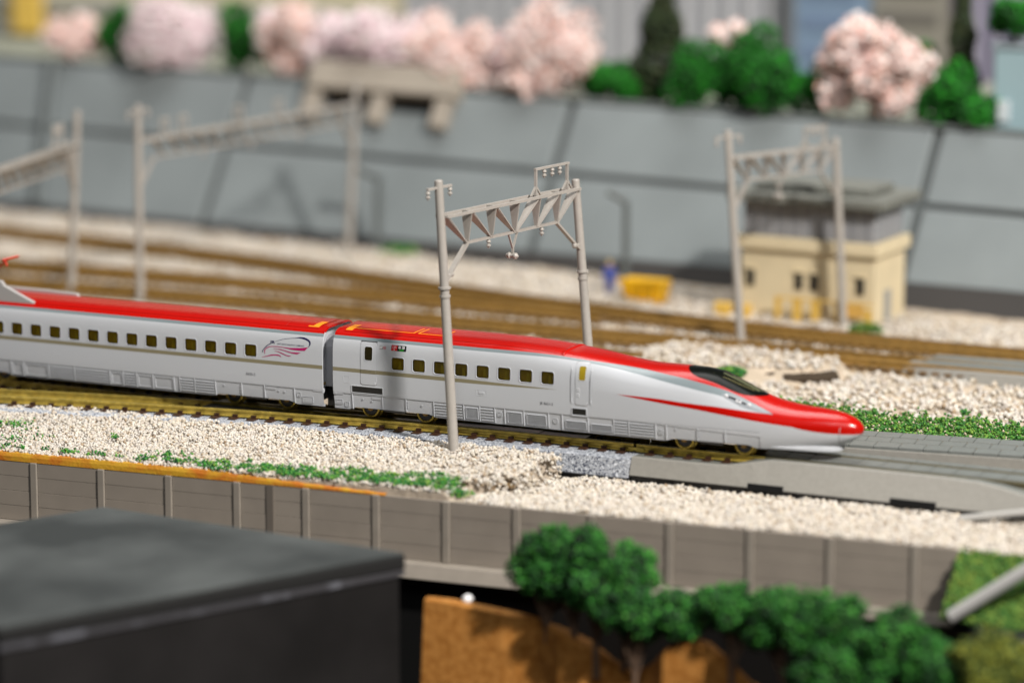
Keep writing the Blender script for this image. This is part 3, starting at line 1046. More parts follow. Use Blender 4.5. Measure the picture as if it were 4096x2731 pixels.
    MB().box(x0 + 2, skirt_end - 2, -7.6, 7.6, 3.2, 7.5).build('underframe', M_dark, root)
    return body


def louvre(root, xa, xb, za, zb, n, split=0, proud=.16):
    """one grille: a shallow frame with slats, following the skirt"""
    f = MB()
    cx, cz, w, h = (xa + xb) / 2, (za + zb) / 2, xb - xa, zb - za
    ring(f, [(rrect(cx, cz, w, h, .18, 3), -.14), (rrect(cx, cz, w, h, .18, 3), proud * .3), (rrect(cx, cz, w - .3, h - .3, .12, 3), proud), (rrect(cx, cz, w - .5, h - .5, .1, 3), -.30)])
    cap(f, cx, cz, w - .5, h - .5, .1, -.24)
    fo = f.build('grille', M_skirt, root)
    for i in range(n):
        z = za + .4 + (h - .8) * i / max(1, n - 1)
        sl = MB()
        t = .5 * (h - .7) / n
        rows_ = [[side(x, z + t * .5, -.22), side(x, z + t * .42, .06), side(x, z - t * .3, .06), side(x, z - t * .5, -.22)] for x in (xa + .25, xb - .25)]
        sl.grid(rows_)
        sl.build('slat', M_skirt, fo)


def seam(root, x, za=2.3, zb=6.7, w=.26, off=.12):
    mb = MB()
    zs = np.linspace(za, zb, 8)
    mb.grid([[side(x - w / 2, z, -.15), side(x - w / 2 * .6, z, off), side(x + w / 2 * .6, z, off), side(x + w / 2, z, -.15)] for z in zs], flip=True)
    return mb.build('panel_rib', M_skirt, root)


def small_hatch(root, cx, cz, w, h, parent_name='hatch', m=None):
    mb = MB()
    ring(mb, [(rrect(cx, cz, w, h, .2, 3), -.14), (rrect(cx, cz, w, h, .2, 3), .05), (rrect(cx, cz, w - .18, h - .18, .15, 3), .05), (rrect(cx, cz, w - .26, h - .26, .12, 3), -.06)])
    panel(mb, cx, cz, w - .5, h - .5, -.01, .12)
    return mb.build(parent_name, m or M_skirt, root)


def text_mesh(s, size, bold=0.0, space=1.0):
    c = bpy.data.curves.new('lettering', 'FONT')
    c.body = s
    c.size = 1.0
    c.align_x = 'CENTER'
    c.align_y = 'CENTER'
    c.offset = bold
    c.space_character = space
    c.resolution_u = 3
    o = bpy.data.objects.new('lettering_source', c)
    col.objects.link(o)
    dg = bpy.context.evaluated_depsgraph_get()
    me = o.evaluated_get(dg).to_mesh()
    V = [(v.co.x * size, v.co.y * size) for v in me.vertices]
    Fc = [tuple(p.vertices) for p in me.polygons]
    o.evaluated_get(dg).to_mesh_clear()
    bpy.data.objects.remove(o)
    bpy.data.curves.remove(c)
    return V, Fc


def lettering(root, s, cx, cz, width=None, height=None, m=M_ink, off=.05, bold=0.0, name='lettering', shear=0.0):
    V, Fc = text_mesh(s, 1.0, bold)
    if not V:
        return None
    A = np.array(V)
    lo, hi = A.min(0), A.max(0)
    k = width / (hi[0] - lo[0]) if width else height / (hi[1] - lo[1])
    ky = height / (hi[1] - lo[1]) if height else k
    A = (A - (lo + hi) / 2) * np.array([k, ky])
    mb = MB()
    mb.add([side(cx + a + shear * b, cz + b, off) for a, b in A], Fc)
    return mb.build(name, m, root)


def flat(root, poly, m, off=.04, name='emblem'):
    mb = MB()
    mb.add([side(x, z, off) for x, z in poly], [tuple(range(len(poly)))])
    return mb.build(name, m, root)


def end_wall(root, x, d):
    """wall, rim and gangway bellows at a car end; d = +1 when it faces +x"""
    zs = [7, 8.2, 9.4, 10.6, 12, 14, 16, 18, 19.5, 20.8, 21.8, 22.6, 23.2, 23.7, 24.0, 24.2, 24.32]
    prof = [(float(yprof(0, z)), z) for z in zs]
    loop = [(-y, z) for y, z in prof] + [(y, z) for y, z in prof[::-1]]
    mb = MB()
    n = len(loop)
    mb.add([(x - d * 1.6, y * .955, 7 + (z - 7) * .955) for y, z in loop], [tuple(range(n)) if d < 0 else tuple(range(n))[::-1]])
    mb.build('end_wall', M_bodywhite, root)
    rm = MB()
    a = [(x, y, z) for y, z in loop]
    b = [(x + d * .12, y * .985, 7 + (z - 7) * .985) for y, z in loop]
    c = [(x - d * 1.6, y * .95, 7 + (z - 7) * .95) for y, z in loop]
    rm.grid([a, b, c], flip=d > 0)
    rm.build('end_rim', M_bodywhite, root)
    gw = MB()
    l2 = [(-5.2, 7.2), (-5.2, 18.5), (-4.6, 20.4), (-3.2, 21.5), (3.2, 21.5), (4.6, 20.4), (5.2, 18.5), (5.2, 7.2)]
    m = len(l2)
    o1 = [(x - d * 1.55, y, z) for y, z in l2]
    o2 = [(x + d * 1.3, y, z) for y, z in l2]
    i2 = [(x + d * 1.3, y * .78, 7.2 + (z - 7.2) * .92) for y, z in l2]
    i1 = [(x - d * 1.5, y * .78, 7.2 + (z - 7.2) * .92) for y, z in l2]
    gw.grid([o1, o2, i2, i1], flip=d > 0)
    gw.build('gangway', mat('gangway_grey', (0.30, 0.305, 0.33, 1), .5), root)
    MB().box(min(x - d * 1.2, x + d * 1.7), max(x - d * 1.2, x + d * 1.7), -4.6, 4.6, 1.6, 6.9).build('coupler', M_black, root)
    # red rims over the roof and the yaw damper below
    rr = MB()
    pts = [(-y, z) for y, z in prof if z > 22.7] + [(y, z) for y, z in prof[::-1] if z > 22.7]
    rr.grid([[(x - d * .75, y, z + .1) for y, z in pts], [(x + d * .05, y, z + .1) for y, z in pts], [(x + d * .16, y * .985, z - .35) for y, z in pts]], flip=d > 0)
    rr.build('roof_rim', M_red, root)


def roof_patch(root, x0, x1, ys, m, off, name):
    mb = MB()
    X = np.linspace(x0, x1, max(2, int((x1 - x0) / 3) + 2))
    mb.grid([[(x, y, float(ztop(x, y)) + off) for y in ys] for x in X])
    return mb.build(name, m, root, smooth=True)


# ---- end car with the long nose
end = thing('train_car', 'red and white bullet train end car with long pointed nose', 'train car', (75, 0, 0), 'coupled bullet train cars')
ORG['train_car'] = (75, 0, 0)
ew = [20.69 + 6.53 * i for i in range(8)]
eb = [(18.6, 13.6), (113.7, 12.6)]
# the livery curves are written in car coordinates, so the shell keeps the car's origin at x = 75
M_livery_shift = M_livery.node_tree
_nt = M_livery.node_tree
_sx = [n for n in _nt.nodes if n.type == 'SEPXYZ'][0]
_tc = [n for n in _nt.nodes if n.type == 'TEX_COORD'][0]
_va = _nt.nodes.new('ShaderNodeVectorMath')
_va.operation = 'ADD'
_va.inputs[1].default_value = (75 * S, 0, 0)
_nt.links.new(_tc.outputs['Object'], _va.inputs[0])
_nt.links.new(_va.outputs[0], _sx.inputs[0])
car(end, 0.3, 153.9, ew, eb, M_livery, 127.6, nose=True)
end_wall(end, 0.3, -1)

# doors
d1 = panel(MB(), 11.55, 15.7, 5.0, 12.1, .12, .7).build('door', M_bodywhite, end)
edge_shade(d1, 11.55, 15.7, 5.0, 12.1, .7)
flat(d1, [(9.15, 12.85), (13.95, 12.85), (13.95, 13.95), (9.15, 13.95)], M_gold, .145, 'stripe')
plate(d1, 11.6, 18.55, 2.35, 3.8, .55, mat('door_glass', (0.018, 0.014, 0.003, 1), .08, coat=.4), .15, 'door_pane')
ring(MB(), [(rrect(11.6, 18.55, 2.75, 4.2, .7), .09), (rrect(11.6, 18.55, 2.65, 4.1, .68), .2), (rrect(11.6, 18.55, 2.4, 3.85, .57), .19), (rrect(11.6, 18.55, 2.3, 3.75, .54), .1)]).build('door_window_frame', M_bodywhite, d1)
panel(MB(), 13.55, 10.2, .3, .8, .2, .1, base=.05).build('handle', M_bodywhite, d1)
MB().bar(side(9.2, 21.95, .12), side(14.2, 21.95, .12), .25, .22).build('rain_gutter', M_chrome, end)
d2_ = panel(MB(), 76.5, 15.5, 3.6, 11.6, .10, .5).build('crew_door', M_bodywhite, end)
edge_shade(d2_, 76.5, 15.5, 3.6, 11.6, .5)
plate(d2_, 76.7, 18.45, 1.85, 3.7, .35, mat('crew_glass', (0.30, 0.22, 0.015, 1), .1, coat=.4), .13, 'door_pane')
ring(MB(), [(rrect(76.7, 18.45, 2.25, 4.1, .5), .08), (rrect(76.7, 18.45, 2.15, 4.0, .48), .18), (rrect(76.7, 18.45, 1.9, 3.75, .36), .17), (rrect(76.7, 18.45, 1.8, 3.65, .33), .09)]).build('door_window_frame', M_bodywhite, d2_)
for z in (13.9, 12.4):
    panel(MB(), 75.6, z, .95, 1.1, .17, .12, base=.05).build('step_hole', M_bodywhite, d2_)
for x in (73.6, 79.3):
    panel(MB(), x, 15.0, .85, 10.2, .05, .2).build('handrail_recess', M_bodywhite, end)
    panel(MB(), x, 15.0, .35, 9.2, .22, .15).build('handrail', M_bodywhite, end)
# hatches, black steps
small_hatch(end, 4.6, 10.7, 2.0, 1.95, m=M_bodywhite)
small_hatch(end, 46.5, 10.5, 3.3, 1.7, m=M_bodywhite)
panel(MB(), 46.5, 10.5, 1.7, .8, .1, .15).build('handle_plate', M_bodywhite, end)
for cx, cz, w, h in ((11.1, 8.15, 9.6, 1.75), (75.9, 7.75, 4.1, 1.9)):
    fr = ring(MB(), [(rrect(cx, cz, w + .5, h + .5, .15, 3), -.05), (rrect(cx, cz, w + .4, h + .4, .12, 3), .16), (rrect(cx, cz, w, h, .06, 3), .15), (rrect(cx, cz, w, h, .05, 3), -.05)]).build('step_frame', M_bodywhite, end)
    flat(fr, rrect(cx, cz, w, h, .05, 3), M_black, .03, 'step_panel')
# signs and writing
sg = flat(end, rrect(20.9, 20.75, 4.7, 1.55, .22), M_signblack, .04, 'destination_sign')
flat(sg, [(18.63, 20.0), (20.4, 20.0), (20.4, 21.5), (18.63, 21.5)], M_signred, .055, 'sign_field')
lettering(sg, '秋 田', 21.75, 21.0, width=1.9, m=M_signwhite, off=.07, bold=.012)
lettering(sg, '指定席', 21.75, 20.27, width=1.35, m=M_signgreen, off=.07, bold=.012)
lettering(sg, 'スーパー', 19.5, 21.28, width=1.2, m=M_signwhite, off=.07)
lettering(sg, 'こまち', 19.5, 20.88, width=1.4, m=M_signwhite, off=.07, bold=.01)
lettering(sg, '3', 19.5, 20.28, height=.5, m=M_signwhite, off=.07, bold=.02)
nb = flat(end, [(14.95, 20.05), (15.95, 20.05), (15.95, 21.0), (14.95, 21.0)], mat('number_grey', (0.22, 0.22, 0.22, 1), .5), .04, 'car_number_plate')
lettering(nb, '17', 15.45, 20.52, height=.66, m=M_signwhite, off=.055, bold=.03)
ns = MB()
cc = [(16.5 + .44 * math.cos(a), 20.55 + .44 * math.sin(a)) for a in np.linspace(0, 2 * math.pi, 20, endpoint=False)]
ci = [(16.5 + .33 * math.cos(a), 20.55 + .33 * math.sin(a)) for a in np.linspace(0, 2 * math.pi, 20, endpoint=False)]
ring(ns, [(cc, .045), (ci, .045)])
ns.add([side(x, z, .047) for x, z in ((16.22, 20.78), (16.28, 20.84), (16.78, 20.32), (16.72, 20.26))], [(0, 3, 2, 1)])
ns.build('no_smoking_sign', M_signred, end)
flat(end, [(16.28, 20.5), (16.7, 20.5), (16.7, 20.58), (16.28, 20.58)], M_ink, .043, 'cigarette_mark')
lettering(end, 'JR E621-2', 66.1, 9.15, width=4.0, m=M_ink, off=.04, bold=.012)
# roof unit, yellow walkway marks
rp = roof_patch(end, 2.6, 69.5, np.linspace(-7.3, 7.3, 17), M_red, .11, 'roof_panel')
mb = MB()
mb.grid([[(x, y, float(ztop(x, y)) + o) for y in np.linspace(-7.4, 7.4, 17)] for x, o in ((69.3, -.1), (69.45, .22), (70.3, .2), (70.5, -.1))])
mb.build('roof_seam', M_red, end, smooth=True)
roof_patch(end, 2.9, 5.0, np.linspace(-6.8, -1.0, 8), M_orange, .15, 'roof_mark')
for xa, xb, y in ((5.0, 23.5, -5.1), (25.2, 33.0, -5.1)):
    roof_patch(end, xa, xb, np.linspace(y - .22, y + .22, 3), M_orange, .15, 'roof_line')
for xa in (23.2, 24.7, 32.7):
    roof_patch(end, xa, xa + .5, np.linspace(-5.3, 1.5, 8), M_orange, .155, 'roof_line')
for k in range(3):
    roof_patch(end, 36 + 1.2 * k, 67 - k, np.linspace(-6.3 + k * 1.6, -6.2 + k * 1.6, 2), mat('roof_groove', (0.30, 0.004, 0.003, 1), .4), .135, 'roof_groove')

# skirt panels of the end car
for x in (6.3, 15.7, 23.1, 31.7, 40.9, 45.8, 50.4, 53.4, 59.2, 66.6, 70.7, 78.4, 86.0, 90.4, 98.2, 101.3, 110.2, 118.0):
    inb = any(abs(x - c) < h - 1.5 for c, h in eb)
    seam(end, x, 3.0 if inb else 2.3)
for xa, xb in ((32.2, 40.5), (46.3, 50.0), (86.3, 90.1), (90.8, 97.9)):
    for z in (2.8, 3.6, 4.4, 5.2, 6.0):
        mb = MB()
        mb.grid([[side(x, z + .16, -.15), side(x, z + .12, .12), side(x, z - .05, .15), side(x, z - .16, -.15)] for x in (xa, (xa + xb) / 2, xb)])
        mb.build('rib', M_skirt, end)
louvre(end, 41.5, 45.4, 2.7, 6.1, 9)
louvre(end, 54.2, 58.7, 2.7, 6.0, 10)
louvre(end, 60.0, 66.0, 2.7, 5.9, 10)
louvre(end, 71.6, 78.0, 2.8, 5.2, 7)
louvre(end, 79.2, 85.6, 2.8, 4.9, 6)
for x, z in ((51.9, 4.9), (68.7, 4.6), (99.7, 4.4), (4.5, 3.5)):
    small_hatch(end, x, z, 1.3, 1.3)
small_hatch(end, 1.9, 4.0, 2.4, 1.3)
panel(MB(), 14.0, 6.0, 3.0, .8, .02, .1).build('label_plate', M_skirt, end)
for x, z in ((9.6, 5.4), (12.4, 5.1), (28.0, 5.2), (104, 5.5)):
    panel(MB(), x, z, .55, .55, .08, .25).build('bolt', M_skirt, end)
for z in (4.2, 5.0, 5.8):
    for x in (23.6, 110.7):
        panel(MB(), x, z, .35, .45, .06, .1).build('hinge', M_skirt, end)
mb = MB()
for s in (-1,):
    mb.tube((.3, -8.9, 6.5), (3.3, -8.9, 6.5), .75, n=14)
    mb.tube((.9, -8.9, 6.5), (1.3, -8.9, 6.5), .85, n=14)
mb.build('yaw_damper', M_skirt, end, smooth=40)

# windscreen
ws = MB()
WSX = [104.2, 104.7, 105.6, 107, 109.3, 112.5, 115.8, 119, 121.5, 123.6, 125.2, 126.2, 126.8]
WSY = [.6, 2.2, 3.7, 4.9, 5.7, 5.85, 5.75, 5.6, 5.2, 4.3, 3.0, 1.8, .4]
fwy = pchip(list(zip(WSX, WSY)))
rows_ = []
for x in np.linspace(104.2, 126.8, 46):
    hw = float(fwy(x))
    rows_.append([(x, hw * t, float(ztop(x, hw * t)) + .05) for t in np.linspace(-1, 1, 25)])
ws.grid(rows_)
wso = ws.build('windscreen', M_wind, end, smooth=True)
gl = MB()
for s in (-1, 1):
    gl.grid([[(x, s * y, float(ztop(x, y)) + .065) for y in np.linspace(ya_, yb_, 4)] for x, ya_, yb_ in ((112.2, 2.75, 2.8), (115, 2.6, 2.75), (118, 2.35, 2.55), (121, 2.0, 2.2), (123.5, 1.6, 1.75))])
gl.build('wiper', mat('wiper_olive', (0.22, 0.20, 0.08, 1), .4), wso)
hk = MB()
for k, (xa, xb, ya_) in enumerate(((114.2, 124.5, -.9), (116.5, 125, .3))):
    hk.grid([[(x, y, float(ztop(x, y)) + .06) for y in np.linspace(ya_, ya_ + .7, 3)] for x in np.linspace(xa, xb, 10)])
hk.build('reflection_streak', mat('reflection_olive', (0.13, 0.14, 0.075, 1), .2), wso)  # olive streaks painted in for reflections on the windscreen


# headlights
def surf_patch(poly_rows, off):
    return [[side(x, z, off) for x, z in r] for r in poly_rows]


for s in (-1, 1):
    UPX, UPZ = [116.4, 118, 119.6, 122, 124.5, 127.5, 130.6], [15.95, 16.05, 15.7, 14.75, 13.8, 12.75, 11.6]
    LOX, LOZ = [116.4, 118, 119.6, 122, 124.5, 127.5, 130.6], [15.6, 14.75, 14.1, 13.1, 12.45, 11.85, 11.5]
    hl = MB()
    hl.grid([[side(x, zl + (zu - zl) * t, .05, s) for t in np.linspace(0, 1, 6)] for x, zu, zl in [(x, np.interp(x, UPX, UPZ), np.interp(x, LOX, LOZ)) for x in np.linspace(116.4, 130.6, 24)]], flip=(s > 0))
    ho = hl.build('headlight', mat('headlight_silver', (0.27, 0.29, 0.31, 1), .38, metal=.3), end, smooth=True)
    for (x, z, r) in ((117.6, 15.45, .5), (120.6, 14.25, .42), (121.5, 14.0, .42), (124.0, 13.45, .5)):
        p = side(x, z, -.1, s)
        nrm = np.array([.35, s * .75, .55])
        nrm /= np.linalg.norm(nrm)
        mb = MB()
        mb.lathe(p, nrm, [(0, r), (.2, r), (.35, r * .75), (.42, r * .3)], 14)
        mb.build('lamp', M_lens, ho, smooth=True)
    ref = MB()
    ref.grid([[side(x, z0_, .07, s) for z0_ in (zc - .22, zc + .22)] for x, zc in ((118.2, 15.3), (119.5, 14.95), (121.5, 14.2), (123.2, 13.65))], flip=(s > 0))
    ref.build('reflector', mat('reflector_dark', (0.16, 0.16, 0.17, 1), .1, metal=.9), ho)
# nose cone seam, apron
ns = MB()
rows_ = []
for t in np.linspace(-1, 1, 31):
    z = 8.6 + t * 0 if False else None
zz = np.linspace(4.6, 9.2, 16)
for s in (-1, 1):
    mb = MB()
    mb.grid([[side(148.55 + .25 * (z - 8) / 3, z, .02, s), side(148.75 + .25 * (z - 8) / 3, z, .02, s)] for z in zz], flip=(s < 0))
    mb.build('cone_seam', mat('seam_grey', (0.25, 0.25, 0.26, 1), .5), end)
ap = MB()
outl = [(127.7, -7.9), (130, -7.8), (133, -7.7), (138, -7.0), (143, -5.8), (146.5, -4.2), (148, -2.0), (148.3, 0)]
outl = outl + [(x, -y) for x, y in outl[-2::-1]]
n = len(outl)
top = [(x, y * .82, 3.7) for x, y in outl]
mid = [(x, y * .90, 2.8) for x, y in outl]
bot = [(x, y * .88, 2.3) for x, y in outl]
ap.grid([top, mid, bot])
ap.add(bot, [tuple(range(n))])
ap.add(top, [tuple(range(n))[::-1]])
ap.build('snowplough', M_skirt, end, smooth=35)
MB().box(127.7, 136, -5.0, 5.0, 2.6, 6).build('nose_floor', M_dark, end)

# ---- middle car
midc = thing('train_car', 'red and white windowed train car with oval swoosh emblem', 'train car', (-70, 0, 0), 'coupled bullet train cars')
ORG[midc.name] = (-70, 0, 0)
mw = [-104.45 + 6.53 * i for i in range(-1, 13)]
M_livery_mid = M_livery.copy()
M_livery_mid.name = 'livery_paint_middle'
for n_ in M_livery_mid.node_tree.nodes:
    if n_.type == 'VECT_MATH':
        n_.inputs[1].default_value = (0, 0, 0)
# the middle car's paint never narrows: hold x at the straight part of the curves
_nt = M_livery_mid.node_tree
_sx = [n for n in _nt.nodes if n.type == 'SEPXYZ'][0]
_mv = _nt.nodes.new('ShaderNodeVectorMath')
_mv.operation = 'MULTIPLY'
_mv.inputs[1].default_value = (0.01, 1, 1)
_src = [l.from_socket for l in _nt.links if l.to_node == _sx][0]
_nt.links.new(_src, _mv.inputs[0])
_ad = _nt.nodes.new('ShaderNodeVectorMath')
_ad.operation = 'ADD'
_ad.inputs[1].default_value = (10 * S, 0, 0)
_nt.links.new(_mv.outputs[0], _ad.inputs[0])
_nt.links.new(_ad.outputs[0], _sx.inputs[0])
mb_ = [(-25.4, 13.6), (-120.4, 13.6)]
car(midc, -137, -3.0, mw, mb_, M_livery_mid, -3.0)
end_wall(midc, -3.0, 1)
end_wall(midc, -137.0, -1)
roof_patch(midc, -136, -5.4, np.linspace(-7.3, 7.3, 17), M_red, .1, 'roof_panel')
roof_patch(midc, -7.6, -5.6, np.linspace(-6.8, -1.0, 8), M_orange, .15, 'roof_mark')
roof_patch(midc, -9.0, -7.6, np.linspace(-6.8, -6.2, 3), M_orange, .15, 'roof_mark')
roof_patch(midc, -16.0, -15.8, np.linspace(-7.2, 7.2, 17), MATS['roof_groove'], .13, 'roof_groove')
for x in (-107, -102.7, -94, -85.2, -73.1, -68.6, -64.1, -58.6, -51.6, -49.7, -44.7, -37.9, -29.3, -21.8, -12.2):
    inb = any(abs(x - c) < h - 1.5 for c, h in mb_)
    seam(midc, x, 3.0 if inb else 2.3)
for xa, xb in ((-49.4, -45), (-44.4, -38.2), (-68.2, -64.5), (-93.5, -85.6), (-84.8, -73.5)):
    for z in (2.8, 3.6, 4.4, 5.2, 6.0):
        mb = MB()
        mb.grid([[side(x, z + .16, -.15), side(x, z + .12, .12), side(x, z - .05, .15), side(x, z - .16, -.15)] for x in (xa, (xa + xb) / 2, xb)])
        mb.build('rib', M_skirt, midc)
for xa, xb in ((-72.6, -69), (-63.6, -59), (-58, -52), (-106.4, -103.2), (-102, -94.6)):
    ring(MB(), [(rrect((xa + xb) / 2, 4.4, xb - xa, 3.4, .2, 3), -.14), (rrect((xa + xb) / 2, 4.4, xb - xa, 3.4, .2, 3), .06), (rrect((xa + xb) / 2, 4.4, xb - xa - .3, 3.1, .15, 3), .06), (rrect((xa + xb) / 2, 4.4, xb - xa - .45, 2.95, .12, 3), -.12)]).build('equipment_cover', M_skirt, midc)
for x, z in ((-10.8, 4.9),):
    small_hatch(midc, x, z, 1.3, 1.3)
small_hatch(midc, -8.0, 3.6, 3.4, 1.9)
small_hatch(midc, -90.5, 10.8, 2.3, 2.0, m=M_bodywhite)
panel(MB(), -19.8, 6.0, 3.4, .8, .02, .1).build('label_plate', M_skirt, midc)
for x, z in ((-35.0, 5.5), (-17.3, 5.4), (-15.4, 5.3)):
    panel(MB(), x, z, .55, .55, .08, .25).build('bolt', M_skirt, midc)
for z in (3.9, 4.7, 5.6):
    panel(MB(), -29.7, z, .35, .45, .06, .1).build('hinge', M_skirt, midc)
MB().tube((-6.2, -8.9, 6.6), (-3.2, -8.9, 6.6), .75, n=14).build('yaw_damper', M_skirt, midc, smooth=40)
lettering(midc, 'E625-2', -26.1, 9.55, width=2.9, m=M_ink, off=.04, bold=.01)

# emblem of the middle car
def EP(zx, zy):
    return (-22.22 + (zx - 627) * .01163, 15.95 - (zy - 766 - .0865 * (zx - 627)) * .01012)


def smoothpoly(pts, n=4):
    P_ = np.array(pts, float)
    out = []
    for i in range(len(P_)):
        out.append(tuple(P_[i]))
    return out


def swoosh(upper, lower, m, name='emblem', parent=None):
    fu = np.array(upper, float)
    fl = np.array(lower, float)

    def res(P_, k=22):
        d = np.concatenate([[0], np.cumsum(np.hypot(*np.diff(P_, axis=0).T))])
        t = np.linspace(0, d[-1], k)
        fx, fy = pchip(list(zip(d, P_[:, 0]))), pchip(list(zip(d, P_[:, 1])))
        return [(float(fx(q)), float(fy(q))) for q in t]
    a, b = res(fu), res(fl)
    mb = MB()
    mb.grid([[side(*EP(*p), .045) for p in a], [side(*EP(*p), .045) for p in b]])
    return mb.build(name, m, parent)


em = thing('dummy', 'x', 'x', (0, 0, 0)) if False else None
e0 = swoosh([(1480, 343), (1560, 334), (1650, 318), (1750, 325), (1850, 360), (1930, 420), (1957, 490), (1940, 550), (1900, 600)],
            [(1500, 347), (1570, 347), (1640, 352), (1740, 372), (1830, 405), (1893, 445), (1918, 500), (1912, 550), (1888, 600)], M_navy, parent=midc)
swoosh([(985, 437), (1100, 397), (1250, 363), (1480, 342), (1600, 342)], [(985, 447), (1100, 407), (1250, 373), (1480, 352), (1600, 352)], M_navy, 'emblem_arc', e0)
swoosh([(835, 496), (750, 550), (665, 640), (626, 705), (632, 755)], [(838, 514), (765, 566), (690, 640), (650, 700), (642, 745)], M_navy, 'emblem_arc', e0)
swoosh([(690, 790), (678, 700), (702, 645), (765, 598), (850, 573), (1000, 570), (1200, 595), (1450, 620), (1650, 620), (1890, 598)],
       [(704, 780), (700, 705), (722, 655), (790, 612), (880, 588), (1050, 592), (1250, 622), (1450, 668), (1650, 692), (1800, 697)], M_magenta, 'emblem_swoosh', e0)
swoosh([(930, 638), (1100, 648), (1250, 686), (1450, 738), (1690, 750)], [(930, 644), (1085, 664), (1250, 708), (1450, 772), (1590, 797)], M_magenta, 'emblem_swoosh', e0)
swoosh([(960, 702), (1080, 722), (1200, 774), (1320, 826), (1435, 843)], [(960, 708), (1070, 736), (1180, 790), (1270, 832), (1350, 860)], M_magenta, 'emblem_swoosh', e0)
swoosh([(610, 880), (750, 843), (900, 806), (1030, 804), (1110, 826), (1152, 882)], [(612, 886), (740, 866), (880, 840), (1000, 834), (1090, 846), (1140, 880)], M_magenta, 'emblem_swoosh', e0)
c0 = EP(908, 468)
lettering(e0, 'JR', c0[0], c0[1], width=1.75, height=1.0, m=M_navy, off=.06, bold=.035)
c0 = EP(1412, 540)
lettering(e0, 'EAST JAPAN RAILWAY COMPANY', c0[0], c0[1], width=8.6, m=M_navy, off=.05, bold=.004)

# pantograph housing on the middle car roof
M_hous = mat('housing_grey', (0.36, 0.35, 0.34, 1), .45)
for y0 in (-7.6, 6.2):
    mb = MB()
    xa = -106.5 if y0 < 0 else -99.0
    prof = [(-137, 23.4), (xa + 6.5, 23.4), (xa + 6.9, 24.0), (xa - 3.5, 28.3), (xa - 4.5, 29.6), (xa - 9, 30.2), (-137, 30.2)] if y0 < 0 else [(-137, 23.6), (xa + 6.0, 23.6), (xa + 5.2, 25.0), (xa - 5, 25.3), (-137, 25.4)]
    n = len(prof)
    mb.add([(x, y0, z) for x, z in prof] + [(x, y0 + 1.4, z) for x, z in prof], [tuple(range(n)), tuple(range(n, 2 * n))[::-1]] + [(i, n + i, n + (i + 1) % n, (i + 1) % n) for i in range(n)])
    mb.build('pantograph_shield', M_hous, midc, bevel=.25)
mb = MB()
mb.tube((-130, 0, 25), (-118, 0, 31), .35, n=8)
mb.tube((-118, 0, 31), (-112.6, -1, 35.2), .3, n=8)
mb.tube((-112.9, -4, 35.2), (-112.4, 4, 35.2), .3, n=8)
mb.tube((-112.4, -4, 35.2), (-110.9, -5.0, 34.9), .3, n=8)
mb.tube((-110.9, -5, 34.9), (-110.2, -5.4, 33.8), .3, n=8)
mb.box(-134, -116, -3, 3, 24.5, 25.4)
mb.build('pantograph', mat('pantograph_red', (0.5, 0.03, 0.01, 1), .4), midc)

# ---------------------------------------------------------------- catenary gantries
INSP = [(0, .18), (.15, .2), (.35, .42), (.55, .62), (.95, .66), (1.1, .35), (1.45, .32), (1.6, .6), (2.0, .68), (2.2, .36), (2.5, .3), (2.7, .12)]


def insulator(parent, p, axis=(0, 0, -1), k=1.0):
    return MB().lathe(p, axis, [(a * k, b * k) for a, b in INSP], 12).build('insulator', M_grey_plastic, parent, smooth=45)


